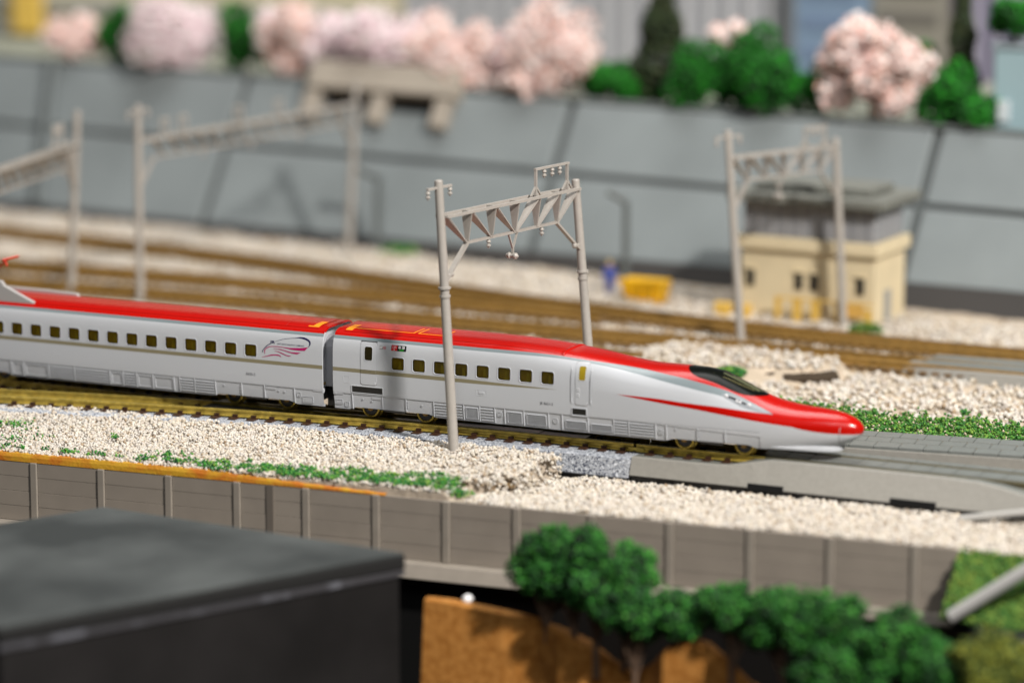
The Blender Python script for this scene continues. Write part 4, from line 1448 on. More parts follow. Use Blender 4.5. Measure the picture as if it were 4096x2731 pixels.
def gantry(label, near, far, zb, ntop, ftop, z_top, z_bot, nodes, portal=None, hang=None, group='overhead line gantries', s0=None, detail=True, m=M_grey_plastic, zigzag=False, studs=()):
    """near/far: ((x, y) at base, (x, y) at top); nodes: panel points along the beam as fractions"""
    root = thing('catenary_gantry', label, 'gantry', (near[0][0], near[0][1], zb), group)
    for (b, t), h in ((near, ntop), (far, ftop)):
        p0, p1 = np.array([b[0], b[1], zb]), np.array([t[0], t[1], h])
        mb = MB()
        mb.tube(p0, p1, 1.42, 1.16, 18)
        mb.lathe(p1, p1 - p0, [(-.05, 1.16), (.25, 1.05), (.4, .5)], 18)
        po = mb.build('pole', m, root, smooth=40)
        if detail:
            for f, r in ((.615, 1.75), (.585, 1.55)):
                q = p0 + (p1 - p0) * f
                MB().lathe(q, p1 - p0, [(-.35, r * .92), (-.3, r), (.3, r), (.35, r * .92)], 18).build('collar', m, po, smooth=30)
        MB().lathe(p0 + np.array([0, 0, -.3]), (0, 0, 1), [(0, 2.5), (.8, 2.4), (1.0, 1.5)], 20).build('base_plate', m, po, smooth=30)
    fr = lambda pts, h, top: np.array(pts[0]) + (np.array(pts[1]) - np.array(pts[0])) * (h - zb) / (top - zb)
    A = fr(near, z_top, ntop)
    B = fr(far, z_top, ftop)
    e = (B - A) / np.linalg.norm(B - A)
    Lb = float(np.linalg.norm(B - A))
    c = np.array([e[1], -e[0]])
    hw = 1.75

    def P3(s, off, z):
        q = A + e * s + c * off
        return np.array([q[0], q[1], z])
    mb = MB()
    for sgn in (-1, 1):
        mb.bar(P3(.6, sgn * hw, z_top), P3(Lb - .4, sgn * hw, z_top), .75, .75)
    for f in nodes:
        mb.bar(P3(f * Lb, -hw, z_top + .05), P3(f * Lb, hw, z_top + .05), .55, .5)
    mb.build('top_chord', m, root)
    n = len(nodes)
    MB().bar(P3(nodes[1] * Lb - 1, 0, z_bot), P3(nodes[-2] * Lb + 1, 0, z_bot), .95, .7).build('bottom_chord', m, root)

    def web(sa, sb):
        """triangular plate from the bottom chord point sb to both top chords at sa"""
        w = MB()
        d = P3(sa, 0, z_top) - P3(sb, 0, z_bot)
        t = np.array([e[0], e[1], 0]) * .16 if abs(sa - sb) < 1 else np.cross(d / np.linalg.norm(d), np.array([c[0], c[1], 0])) * .16
        q = [P3(sb, -.3, z_bot), P3(sb, .3, z_bot), P3(sa, hw, z_top - .25), P3(sa, -hw, z_top - .25)]
        w.add([p - t for p in q] + [p + t for p in q], [(0, 1, 2, 3), (7, 6, 5, 4), (0, 4, 5, 1), (1, 5, 6, 2), (2, 6, 7, 3), (3, 7, 4, 0)])
        w.bar(P3(sb, hw * .25, z_bot), P3(sa, hw, z_top), .32, .32)
        w.build('web_plate', m, root)
    if zigzag:
        for i in range(1, n - 1):
            web(nodes[i] * Lb - .4 * (1 if i % 2 else -1), (nodes[i] + (nodes[2] - nodes[1]) * .8) * Lb if nodes[i] + (nodes[2] - nodes[1]) < .97 else nodes[i] * Lb)
    for s in studs:
        st2 = MB()
        for t in (-1.6, 1.6):
            st2.bar(P3(s + t, 0, z_top), P3(s + t, 0, z_top + 6), .7, .7)
        st2.bar(P3(s - 2.4, 0, z_top + 6), P3(s + 2.4, 0, z_top + 6), .7, .7)
        st2.build('insulator_stand', m, root)
    half = (n - 1) / 2 if not zigzag else -1
    for i in range(1, n - 1 if not zigzag else 1):
        web(nodes[i] * Lb, nodes[i] * Lb)
    for i in range(n - 1 if not zigzag else 0):
        if i < half - .01:
            if i + 1 <= n - 2:
                web(nodes[i] * Lb + .4, nodes[i + 1] * Lb - .5)
        else:
            web(nodes[i + 1] * Lb - .4, nodes[i] * Lb + .5)
    zk = z_bot - 9.0
    for pts, top, s, sg in ((near, ntop, nodes[1] * Lb, 1), (far, ftop, nodes[-2] * Lb, -1)):
        q = fr(pts, zk, top)
        k = MB()
        a, b = np.array([q[0], q[1], zk]), P3(s, 0, z_bot)
        k.bar(a + np.array([e[0], e[1], 0]) * sg * .6, b, 1.5, .55)
        k.build('knee_brace', m, root)
        if detail:
            s1 = np.array([q[0], q[1], zk + 1.5])
            MB().lathe(s1 + np.array([e[0], e[1], 0]) * sg * 1.2, (e[0] * sg, e[1] * sg, 0), [(0, .4), (1.4, .4), (1.6, .75), (2.3, .8), (2.7, .4)], 12).build('strain_insulator', m, root, smooth=45)
    # cross arm with two insulators on the near pole
    q = fr(near, ntop - 1.7, ntop)
    arm = MB()
    za = ntop - 1.7
    arm.bar((q[0] - e[0] * 5.3, q[1] - e[1] * 5.3, za), (q[0] + e[0] * 5.6, q[1] + e[1] * 5.6, za), .8, .6)
    ao = arm.build('cross_arm', m, root)
    for sg in (-5.0, 5.1):
        insulator(ao, (q[0] + e[0] * sg, q[1] + e[1] * sg, za - .25))
    if portal:
        sa, sb, zh = portal
        p = MB()
        for s in (sa, sb):
            p.bar(P3(s, .2, z_top + .2), P3(s, .2, zh), .8, .7)
            for t in (-2.4, 2.4):
                p.bar(P3(s + t, .2, z_top + .3), P3(s, .2, z_top + 3.0), .5, .45)
        p.bar(P3(sa - .5, .2, zh), P3(sb + .8, .2, zh), .8, .6)
        po = p.build('portal_frame', m, root)
        for t in (.27, .52, .76):
            insulator(po, P3(sa + (sb - sa) * t, .2, zh - .25))
    for s, kind in (hang or []):
        if kind == 'i':
            insulator(root, P3(s, 0, z_bot - .3))
        else:
            p = MB()
            p.bar(P3(s - 2.2, 0, z_bot), P3(s - .1, 0, z_bot - 4.4), .5, .5)
            p.bar(P3(s + 2.2, 0, z_bot), P3(s + .1, 0, z_bot - 4.4), .5, .5)
            p.bar(P3(s, 0, z_bot - 4.2), P3(s, 0, z_bot - 6.2), .6, .6)
            ho = p.build('hanger', m, root)
            MB().lathe(P3(s - .3, -2.0, z_bot - 6.6), (P3(0, 1, 0) - P3(0, 0, 0)), [(0, .3), (.15, .55), (.5, .62), (.8, .9), (1.3, .9), (1.6, .5), (2.6, .5), (2.9, .9), (3.4, .9), (3.7, .55), (4.0, .3)], 14).build('insulator', m, ho, smooth=45)
    return root


gantry('sharp grey gantry with triangular truss spanning over the train', ((43.6, -21), (39.2, -21)), ((56.2, 44), (50.3, 44)), -5.2, 70.0, 62.6, 60.4, 51.8,
       [0.01, .185, .36, .53, .69, .845, .99], portal=(45.2, 60.9, 68.1), hang=[(22.5, 'i'), (34.2, 'h'), (48.5, 'i')])
gantry('blurred grey gantry in front of the cream signal box', ((54, 165), (48.5, 165)), ((72.9, 208), (69.1, 208)), -7, 62.5, 56.2, 54.0, 46.5,
       [0.01, .17, .34, .5, .67, .84, .99], portal=(33, 42, 61), hang=[(22, 'h')], detail=False)
gantry('blurred long grey gantry spanning the yard tracks at left', ((-158, 146), (-158, 147)), ((-144, 270), (-140, 270)), -7, 62, 57.5, 50, 43.5,
       [0.01] + [i / 16 for i in range(1, 16)] + [.99], hang=[(35, 'i'), (62, 'i'), (90, 'i')], detail=False, zigzag=True, studs=(14, 24, 55, 78))
gantry('blurred grey gantry cut off by the left picture edge', ((-168, 68), (-167, 68)), ((-186.5, 147), (-182, 147)), -7, 62, 58.6, 48, 40.5,
       [0.01] + [i / 11 for i in range(1, 11)] + [.99], portal=(60, 67, 56), hang=[(70, 'i')], detail=False, zigzag=True)

# ---------------------------------------------------------------- yard behind the train
M_yard = mat('yard_earth', (0.40, 0.33, 0.25, 1), .9, var=.25, vscale=.08)
TRACKS = [('far', [(-420, 262), (-253, 242), (-165, 228), (-79, 205), (-7, 188), (60, 178), (112, 173), (230, 168)]),
          ('mid', [(-420, 172), (-237, 181), (-138, 184), (-90, 182), (-40, 180), (0, 179)]),
          ('near', [(-420, 144), (-217, 150), (-119, 153), (-51, 149), (63, 147), (103, 145), (230, 143)]),
          ('close', [(-420, 110), (-200, 118), (-100, 120), (-20, 118), (40, 116)])]


def resample(pts, step=4.0):
    T = np.array(pts, float)
    f = pchip([(a, b) for a, b in pts])
    X = np.arange(T[0, 0], T[-1, 0] + .1, step)
    return np.stack([X, f(X)], 1)


TP = {n: resample(p) for n, p in TRACKS}


def yard_top(x, y):
    h = np.full(np.shape(x), -5.5) + .8 * wob(x * .25, y * .25) + .25 * wob(x, y)
    # raised slab of gravel behind the nose
    xb = np.interp(y, [98, 108, 116, 126, 140, 156], [60, 74, 92, 100, 98, 92]) + 1.4 * wob(x, y, 1.2, 4)
    k = np.clip((xb - x) / 2.5, 0, 1) * np.clip((x - 20) / 25, 0, 1) * np.clip((y - 100 - 8 * np.clip((75 - x) / 30, 0, 1)) / 3, 0, 1) * np.clip((143 - y) / 4, 0, 1)
    return h + 4.2 * k


yd = MB()
xs = np.arange(-420, 260, 6.0)
ys = np.arange(18, 300, 5.0)
yd.grid([[(x, y, float(yard_top(np.array(x), np.array(y))) - .6) for y in ys] for x in xs])
tag(yd.build('yard_ground', M_yard), kind='structure')
N = 52000
gx, gy = RNG.uniform(-380, 240, N), RNG.uniform(18, 303, N)
ok = (gy < 304 - .131 * (gx + 314) - 12 * np.clip((gx + 160) / 240, 0, 1))
ok &= ~((gx < 60) & (gy < 104))
ok &= ~((gx < 130) & (gx > 60) & (gy < 50))
ok &= ~((gx > 112) & (gy < 46))
for n, T in TP.items():
    yt = np.interp(gx, T[:, 0], T[:, 1], left=-999, right=-999)
    ok &= np.abs(gy - yt) > 6.0 + 1.2 * wob(gx, gy, 1.0)
sd = seg_dist(gx, gy, [(64, 107), (74, 111.5), (86, 114), (93, 116), (99, 121), (101.5, 126)])
ok &= sd > 2.3
gx, gy = gx[ok], gy[ok]
hz = yard_top(gx, gy) + RNG.uniform(-.5, .4, len(gx))
tag(obj_from(pieces('yard_gravel', np.stack([gx, gy, hz], 1), RNG.uniform(.6, 1.15, len(gx)), M_stone, 21), 'yard_gravel'), 'pale beige crushed stone between the yard tracks', 'gravel', kind='stuff')

M_tan = mat('tan_ballast', (0.20, 0.125, 0.05, 1), .85, c2=(0.33, 0.24, 0.14, 1), vscale=.12, var=.0, bump=.4, bscale=1)
M_pale_bed = mat('pale_ballast', (0.47, 0.38, 0.27, 1), .85, c2=(0.52, 0.45, 0.35, 1), vscale=.12, bump=.4, bscale=1)
LABT = {'far': 'brown railed yard track curving closest to the grey wall', 'mid': 'short brown yard track joining the curved one', 'near': 'brown railed yard track before the signal box gantry', 'close': 'brown railed yard track seen just above the middle car roof'}
for n, T in TP.items():
    tr = thing('railway_track', LABT[n], 'track', (float(T[len(T) // 2, 0]), float(T[len(T) // 2, 1]), -7), 'railway tracks')
    BP = [(8.2, -6.8), (6.0, -4.5), (-6.0, -4.5), (-8.2, -6.8)][::-1]
    ks = int(np.searchsorted(T[:, 0], -95)) if n != 'close' else 0
    if ks > 1:
        MB().path(T[:ks + 1], BP).build('ballast_bed', M_pale_bed, tr)
    MB().path(T[ks:], BP).build('ballast_bed', M_tan, tr)
    Tg = np.gradient(T, axis=0)
    Tg /= np.linalg.norm(Tg, axis=1)[:, None]
    Nn = np.stack([-Tg[:, 1], Tg[:, 0]], 1)
    for s in (-1, 1):
        MB().path(T + Nn * s * 4.85, [(a, b - 1.6) for a, b in RAILP]).build('rail', M_old_brass, tr, smooth=25)
    sl = MB()
    for p, t, q in zip(T[::1], Tg, Nn):
        if p[0] < -340 or p[0] > 215:
            continue
        a, b = p - q * 7, p + q * 7
        w = t * 1.1
        sl.hull8([(*(a - w), -4.6), (*(a + w), -4.6), (*(b + w), -4.6), (*(b - w), -4.6)], [(*(a - w), -3.6), (*(a + w), -3.6), (*(b + w), -3.6), (*(b - w), -3.6)])
    so = sl.build('sleepers', mat('yard_sleeper', (0.14, 0.08, 0.028, 1), .8), tr)
    so['kind'] = 'stuff'

# dark strip put in for the shadow gap under the gravel slab behind the windscreen
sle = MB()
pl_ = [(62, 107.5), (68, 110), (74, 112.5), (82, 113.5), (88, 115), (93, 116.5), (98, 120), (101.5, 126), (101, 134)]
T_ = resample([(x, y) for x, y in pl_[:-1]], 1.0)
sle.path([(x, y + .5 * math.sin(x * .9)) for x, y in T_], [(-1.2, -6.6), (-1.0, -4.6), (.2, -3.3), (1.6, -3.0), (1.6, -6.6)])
tag(sle.build('slab_shadow_strip', mat('slab_shadow_brown', (0.035, 0.022, 0.010, 1), .9)), 'dark strip for the shadow gap under the gravel slab behind the windscreen', 'shadow strip')

# crossing pieces on the yard track at right
MB_ = MB()
yc = thing('level_crossing', 'blurred grey crossing deck on the yard track behind the nose', 'level crossing', (160, 150, -7))
MB().hull8([(106, 138.5, -6.8), (232, 128, -6.8), (232, 166, -6.8), (112, 160, -6.8)], [(116, 140, -2.6), (232, 131, -1.2), (232, 164, -1.2), (118, 157, -2.6)]).build('deck_block', M_conc, yc, bevel=.4)
for t in (0, 1, 2):
    MB().hull8([(122, 142 + t * 5.6, -2.6), (232, 139 + t * 6.4, -1.3), (232, 144.4 + t * 6.4, -1.3), (122, 146.6 + t * 5.6, -2.6)], [(122, 142 + t * 5.6, -1.9), (232, 139 + t * 6.4, -.8), (232, 144.4 + t * 6.4, -.8), (122, 146.6 + t * 5.6, -1.9)]).build('deck_plate', M_plate, yc)

# turf behind the nose and small weeds
TURF = [srgb(*c) for c in ((58, 112, 38), (70, 124, 40), (48, 100, 36), (84, 132, 44), (62, 116, 46), (96, 136, 48), (40, 92, 34), (110, 142, 54), (66, 108, 36), (176, 164, 140))]
P = []
for i in range(900):
    x = RNG.uniform(84, 235)
    y = RNG.uniform(50, 78) + (RNG.normal(0, 4))
    if y < 46 + max(0, (x - 140) * .13):
        y += 8
    sp = RNG.uniform(.7, 1.7)
    P += [(x + RNG.normal(0, sp), y + RNG.normal(0, sp), -5.7 + abs(RNG.normal(0, 1.1)) + 1.2 * (1 - abs(y - 62) / 20)) for _ in range(16)]
tag(obj_from(pieces('turf', np.array(P), RNG.uniform(.35, .75, len(P)), mat('mixed_turf', (0.1, 0.2, 0.04, 1), .9, island=TURF), 31, 'oct'), 'turf'), 'green foam turf strip behind the train nose', 'turf', kind='stuff')
for cx, cy, cz, r, n, lab in ((74, 106, -2.2, 5.0, 520, 'dark green tuft beside the gravel slab behind the windscreen'), (42, 131, -3.5, 2.0, 90, 'tiny green tuft on the gravel above the train shoulder'), (152, 92, -5, 1.4, 70, 'tiny green tuft alone on the gravel right of the nose'), (-126, 276, -5, 8, 260, 'flat green weed patch at the foot of the grey wall'), (84, 198, -4, 6, 220, 'yellow green weed at the signal box corner')):
    Q = RNG.normal(size=(n, 3))
    Q /= np.linalg.norm(Q, axis=1)[:, None]
    Q = Q * (RNG.random((n, 1)) ** .4) * np.array([r, r, r * (.8 if r < 5 else .35)])
    o = obj_from(pieces('weed', Q, RNG.uniform(.3, .6, n) * (1 if r < 6 else 1.6), M_turf if 'yellow' not in lab else M_lightturf, int(cx) + 400, 'oct'), 'weed', loc=(cx, cy, cz))
    tag(o, lab, 'weed', 'small weeds on the gravel')

# ---------------------------------------------------------------- big grey wall behind the yard
Aw = np.array([-314, 306, -7.0])
ew_ = np.array([122, 249, -7.0]) - Aw
ew_ /= np.linalg.norm(ew_)
hor = np.array([-ew_[1], ew_[0], 0])
upw = np.array([hor[0] * .577, hor[1] * .577, 1.0])
upw /= np.linalg.norm(upw)
nw = np.cross(ew_, upw)


def WP(u, v, o=0.0):
    return tuple(Aw + ew_ * u + upw * v + nw * o)


bw = thing('embankment_wall', 'tall leaning grey panel wall behind the yard tracks', 'wall', tuple(Aw))
M_gwall = mat('wall_grey_plastic', (0.205, 0.23, 0.235, 1), .42, var=.10, vscale=.03)
M_gdark = mat('wall_joint_grey', (0.075, 0.085, 0.085, 1), .6)
us = [-202, -55, 93, 242.5, 391, 540]
def foot(u):
    return 4.5 + 5.5 * max(0, min(1, (u - 150) / 280))


for a, b in zip(us[:-1], us[1:]):
    for v0, v1 in ((None, 36.4), (38.6, 66.0)):
        va, vb = (foot(a), foot(b)) if v0 is None else (v0, v0)
        q = [(a + 1.9, va), (b - 1.9, vb), (b - 1.9, v1), (a + 1.9, v1)]
        MB().hull8([WP(u, v, -2.5) for u, v in q], [WP(u, v, .8) for u, v in q]).build('panel', M_gwall, bw, bevel=.6)
q = [(-202, -1), (540, -1), (540, 65), (-202, 65)]
MB().hull8([WP(u, v, -6) for u, v in q], [WP(u, v, -.6) for u, v in q]).build('backing', M_gdark, bw)
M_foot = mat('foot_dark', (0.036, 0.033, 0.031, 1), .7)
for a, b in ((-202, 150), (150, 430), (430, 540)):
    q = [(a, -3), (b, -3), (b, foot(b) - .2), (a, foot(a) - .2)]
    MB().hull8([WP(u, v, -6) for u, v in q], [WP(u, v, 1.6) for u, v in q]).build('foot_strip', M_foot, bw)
q = [(-202, 66.3), (540, 66.3), (540, 68.0), (-202, 68.0)]
MB().hull8([WP(u, v, -10) for u, v in q], [WP(u, v, 1.4) for u, v in q]).build('coping', mat('coping_dark', (0.12, 0.135, 0.13, 1), .6), bw, bevel=.3)
dp = MB()
dp.tube(np.array(WP(-4, 66, 3)), np.array(WP(12, 4, 3)), 2.0, n=12)  # dark band on the wall, built as an upright tube
tag(dp.build('dark_upright', mat('upright_grey', (0.10, 0.115, 0.115, 1), .5), smooth=40), 'dark grey upright tube on the grey wall at far left', 'pipe')
lp = thing('lamp_post', 'blurred dark grey lamp post against the grey wall above the worker', 'lamp post', (-21, 245, -7))
MB().tube((-21, 245, -6.5), (-21, 245, 25), 1.2, n=10).build('post', MATS['upright_grey'], lp, smooth=40)
MB().tube((-21, 245, 25), (-27, 243, 28.5), 1.3, n=10).build('lamp_head', MATS['upright_grey'], lp, smooth=40)
lp2 = thing('lamp_post', 'blurred dark grey lamp post beside the long gantry pole', 'lamp post', (-136, 278, -7))
MB().tube((-136, 278, -6.5), (-136, 280, 22), 1.3, n=10).build('post', MATS['upright_grey'], lp2, smooth=40)
MB().tube((-136, 280, 22), (-146, 279, 25.5), 1.5, n=10).build('lamp_head', MATS['upright_grey'], lp2, smooth=40)

# concrete platform over the wall, on brackets
pf = thing('concrete_platform', 'beige concrete platform on brackets jutting over the grey wall', 'platform', WP(160, 66))
M_plat = mat('platform_beige', (0.33, 0.29, 0.24, 1), .7, var=.06, vscale=.1)


def wbox(u0, u1, v0, v1, o0, o1):
    q = [(u0, v0), (u1, v0), (u1, v1), (u0, v1)]
    return MB().hull8([WP(u, v, o0) for u, v in q], [WP(u, v, o1) for u, v in q])


wbox(126, 194, 62, 70.5, -6, 7).build('slab', M_plat, pf, bevel=.5)
wbox(134, 188, 57, 61.9, .9, 1.6).build('opening', M_black, pf)
for u in (129, 160, 189):
    wbox(u - 3.2, u + 3.2, 50, 61.8, .9, 5.5).build('bracket', M_plat, pf, bevel=.5)
wbox(126, 194, 70.6, 73.5, 4.5, 6.5).build('parapet', M_plat, pf, bevel=.3)

# ---------------------------------------------------------------- signal box, people, boxes at the yard edge
sb = thing('signal_box', 'cream signal box with grey glazed upper floor and flat roof', 'signal box', (62, 214, -7))
M_cream = mat('cream_wall', (0.66, 0.56, 0.37, 1), .7, var=.06, vscale=.1)


def SBp(u, w, z):           # u along the front, w to the back; front turned with the yard
    a = math.radians(-3)
    return (33.6 + u * math.cos(a) - w * math.sin(a), 216 + u * math.sin(a) + w * math.cos(a), z)


def sbox(u0, u1, w0, w1, z0, z1):
    q = [(u0, w0), (u1, w0), (u1, w1), (u0, w1)]
    return MB().hull8([SBp(u, w, z0) for u, w in q], [SBp(u, w, z1) for u, w in q])


sbox(0, 48, 0, 26, -7, 17).build('lower_wall', M_cream, sb, bevel=.3)
sbox(-1.5, 49.5, -1.6, 27.5, 17.1, 21.4).build('cornice', M_cream, sb, bevel=.4)
sbox(1.5, 46.5, 1, 25, 21.5, 33).build('inner_room', M_dark, sb)
M_sbglass = mat('grey_glazing', (0.24, 0.245, 0.26, 1), .3)
for i in range(9):
    sbox(1 + i * 5.1 + .5, 1 + (i + 1) * 5.1 - .2, .3, .9, 21.6, 32.5).build('pane', M_sbglass, sb)
    sbox(1 + i * 5.1 - .25, 1 + i * 5.1 + .4, .1, 1.0, 21.5, 33).build('mullion', mat('mullion_grey', (0.36, 0.36, 0.37, 1), .5), sb)
for i in range(5):
    sbox(46.6, 47.3, 1.2 + i * 4.8, 1.2 + i * 4.8 + 4.4, 21.6, 32.5).build('pane', M_sbglass, sb)
    sbox(46.7, 47.5, 1.2 + i * 4.8 - .4, 1.2 + i * 4.8, 21.5, 33).build('mullion', MATS['mullion_grey'], sb)
M_sbroof = mat('roof_olive_grey', (0.16, 0.165, 0.145, 1), .7, var=.12, vscale=.1)
sbox(-4, 52, -4, 30, 33.1, 36.2).build('roof', M_sbroof, sb, bevel=.4)
sbox(3, 45, 3, 23, 36.3, 39.0).build('roof_top', M_sbroof, sb, bevel=.4)
M_win = mat('small_window_dark', (0.02, 0.02, 0.02, 1), .2)
for u in (3.5, 21, 26.5, 43):
    w = sbox(u - 1.3, u + 1.3, -.5, .2, 4.5, 10).build('window', M_win, sb)
    sbox(u - 1.7, u + 1.7, -.9, .1, 10.1, 10.8).build('lintel', M_cream, w)
sbox(47.9, 48.5, 8, 13, -7, 5).build('door', mat('door_grey', (0.30, 0.30, 0.29, 1), .6), sb)
sbox(-3, 58, -9, 30, -8.5, -6.9).build('paving', mat('paving_grey', (0.40, 0.38, 0.34, 1), .8), sb)

M_yel = mat('railing_yellow', (0.66, 0.42, 0.08, 1), .6)
rl = thing('railing', 'orange yellow railing panels in front of the signal box', 'railing', SBp(30, -3, -7))
for u0, u1, z1 in ((14.5, 16.5, 2), (21, 24, 2), (27.5, 30.5, 2), (36, 39, 2), (46.5, 49, 0.5)):
    sbox(u0, u1, -5, -4.4, -6.8, z1).build('railing_panel', M_yel, rl)
sbox(14.5, 49.5, -5.2, -4.2, 1.9, 2.4).build('top_rail', M_yel, rl)
sbox(39.8, 46.2, -5, -4.6, -2.5, 1.7).build('railing_panel', mat('railing_pale', (0.62, 0.36, 0.08, 1), .6), rl)
rl2 = thing('railing', 'short orange yellow railing left of the signal box gantry', 'railing', SBp(-6, -3, -7), None)
sbox(-8, -2, -5, -2, -6.8, -1.5).build('railing_panel', M_yel, rl2, bevel=.5)
sbox(2, 5, -5, -2, -6.8, -1.5).build('railing_panel', M_yel, rl2, bevel=.4)

yb_ = thing('yellow_container', 'bright yellow skip container on the gravel by the wall', 'container', (-8, 226, -6.5))
MB().hull8([(-12, 223, -6.6), (1, 223, -6.6), (1, 230, -6.6), (-12, 230, -6.6)], [(-13.5, 222, 1.5), (2.5, 222, 1.5), (2.5, 231, 1.5), (-13.5, 231, 1.5)]).build('tub', mat('skip_yellow', (0.85, 0.47, 0.005, 1), .5, var=.05, vscale=.2), yb_, bevel=.4)
MB().box(-13.8, 2.8, 221.7, 222.3, .7, 1.9).build('rim', MATS['skip_yellow'], yb_)
for x in (-10, -5.5, -1):
    MB().box(x - .4, x + .4, 221.6, 222.6, -5.5, .7).build('rib', MATS['skip_yellow'], yb_)


def person(name, label, base, h, top, leg, skin, face=0.0):
    """one continuous skinned body, feet on base"""
    k = h / 11.0
    pts = {'pel': (0, 0, 5.6), 'che': (0, -.1, 8.2), 'nec': (0, -.1, 9.2), 'hed': (0, -.15, 10.0), 'top': (0, -.1, 10.8),
           'lh': (-.65, 0, 5.3), 'lk': (-.75, -.15, 2.9), 'la': (-.8, .1, .45), 'lt': (-.85, -.9, .25),
           'rh': (.65, 0, 5.3), 'rk': (.8, -.2, 2.9), 'ra': (.9, .1, .45), 'rt': (.95, -.9, .25),
           'ls': (-1.35, -.1, 8.7), 'le': (-1.75, 0, 6.9), 'lw': (-1.6, -.9, 5.4), 'lf': (-1.5, -1.2, 4.8),
           'rs': (1.35, -.1, 8.7), 're': (1.75, .1, 6.9), 'rw': (1.75, -.5, 5.3), 'rf': (1.7, -.8, 4.7)}
    rad = {'pel': 1.0, 'che': 1.15, 'nec': .45, 'hed': .72, 'top': .5, 'lh': .9, 'lk': .75, 'la': .6, 'lt': .45, 'rh': .9, 'rk': .75, 'ra': .6, 'rt': .45,
           'ls': .55, 'le': .42, 'lw': .3, 'lf': .3, 'rs': .55, 're': .42, 'rw': .3, 'rf': .3}
    keys = list(pts)
    E = [('pel', 'che'), ('che', 'nec'), ('nec', 'hed'), ('hed', 'top'), ('pel', 'lh'), ('lh', 'lk'), ('lk', 'la'), ('la', 'lt'), ('pel', 'rh'), ('rh', 'rk'), ('rk', 'ra'), ('ra', 'rt'),
         ('che', 'ls'), ('ls', 'le'), ('le', 'lw'), ('lw', 'lf'), ('che', 'rs'), ('rs', 're'), ('re', 'rw'), ('rw', 'rf')]
    me = bpy.data.meshes.new(name)
    me.from_pydata([tuple(c * k * S for c in pts[q]) for q in keys], [(keys.index(a), keys.index(b)) for a, b in E], [])
    o = bpy.data.objects.new(name, me)
    col.objects.link(o)
    o.location = [c * S for c in base]
    o.rotation_euler = (0, 0, face)
    sk = o.modifiers.new('skin', 'SKIN')
    for i, q in enumerate(keys):
        v = me.skin_vertices[0].data[i]
        v.radius = (rad[q] * k * S, rad[q] * k * S)
        v.use_root = (q == 'pel')
    sd = o.modifiers.new('subdivision', 'SUBSURF')
    sd.levels = sd.render_levels = 2
    m = bpy.data.materials.new('clothes_' + name)
    m.use_nodes = True
    nt = m.node_tree
    tc = nt.nodes.new('ShaderNodeTexCoord')
    sp = nt.nodes.new('ShaderNodeSeparateXYZ')
    mr = nt.nodes.new('ShaderNodeMath')
    mr.operation = 'DIVIDE'
    mr.inputs[1].default_value = h * S
    rp_ = nt.nodes.new('ShaderNodeValToRGB')
    rp_.color_ramp.interpolation = 'CONSTANT'
    e = rp_.color_ramp.elements
    e[0].position, e[0].color = 0, (0.02, 0.02, 0.02, 1)
    e[1].position, e[1].color = .06, leg
    q = e.new(.50)
    q.color = top
    q = e.new(.83)
    q.color = skin
    nt.links.new(tc.outputs['Object'], sp.inputs[0])
    nt.links.new(sp.outputs[2], mr.inputs[0])
    nt.links.new(mr.outputs[0], rp_.inputs[0])
    nt.links.new(rp_.outputs[0], nt.nodes['Principled BSDF'].inputs['Base Color'])
    me.materials.append(m)
    tag(o, label, 'person')
    hat = MB()
    hat.lathe((0, -.1 * k, 10.3 * k), (0, 0, 1), [(0, 1.0 * k), (.1 * k, 1.0 * k), (.15 * k, .85 * k), (.7 * k, .6 * k), (.9 * k, .2 * k)], 14)
    hh = hat.build('helmet', mat('helmet_tan', (0.42, 0.30, 0.10, 1), .6), o, smooth=40)
    return o


person('person', 'standing worker figure in blue clothes with tan helmet', (-21.5, 232, -6.0), 12, (0.025, 0.055, 0.30, 1), (0.03, 0.05, 0.22, 1), (0.45, 0.27, 0.15, 1), .4)

# ---------------------------------------------------------------- terrace: trees, shrubs, far buildings
ter = MB()
c0, c1 = np.array(WP(-202, 66, -6)), np.array(WP(540, 66, -6))
ter.add([tuple(c0), tuple(c1), (c1[0], 800, 50), (c0[0], 800, 50)], [(0, 1, 2, 3)])
tag(ter.build('terrace', mat('terrace_earth', (0.24, 0.25, 0.20, 1), .9, var=.3, vscale=.05)), kind='structure')

PINK = [srgb(*c) for c in ((252, 236, 232), (248, 222, 216), (244, 206, 198), (254, 246, 243), (246, 214, 204), (236, 190, 180), (253, 240, 234), (232, 186, 166), (255, 250, 248))]
PALE = [srgb(*c) for c in ((254, 244, 244), (250, 232, 236), (246, 220, 228), (255, 250, 249), (242, 210, 218), (253, 242, 240))]
LEAF = [srgb(*c) for c in ((10, 100, 6), (20, 126, 10), (6, 70, 8), (30, 142, 14), (12, 86, 12), (5, 48, 6))]
FIR = [srgb(*c) for c in ((38, 54, 28), (50, 66, 32), (28, 44, 24), (60, 72, 36), (46, 50, 30))]
FRONTLEAF = [srgb(*c) for c in ((18, 78, 16), (34, 106, 22), (8, 50, 12), (48, 122, 30), (22, 88, 22), (5, 30, 8), (66, 134, 44), (12, 62, 16))]
OLIVE = [srgb(*c) for c in ((84, 94, 20), (104, 110, 24), (66, 80, 20), (50, 70, 20), (120, 122, 34))]
M_blossom = mat('pink_blossom', (0.8, 0.6, 0.58, 1), .8, island=PINK)
M_pale = mat('pale_blossom', (0.85, 0.72, 0.74, 1), .8, island=PALE)
M_leaf = mat('green_leaf', (0.03, 0.15, 0.02, 1), .8, island=LEAF)
M_fir = mat('fir_needles', (0.03, 0.05, 0.02, 1), .85, island=FIR)
M_front = mat('front_leaf', (0.03, 0.14, 0.04, 1), .85, island=FRONTLEAF)
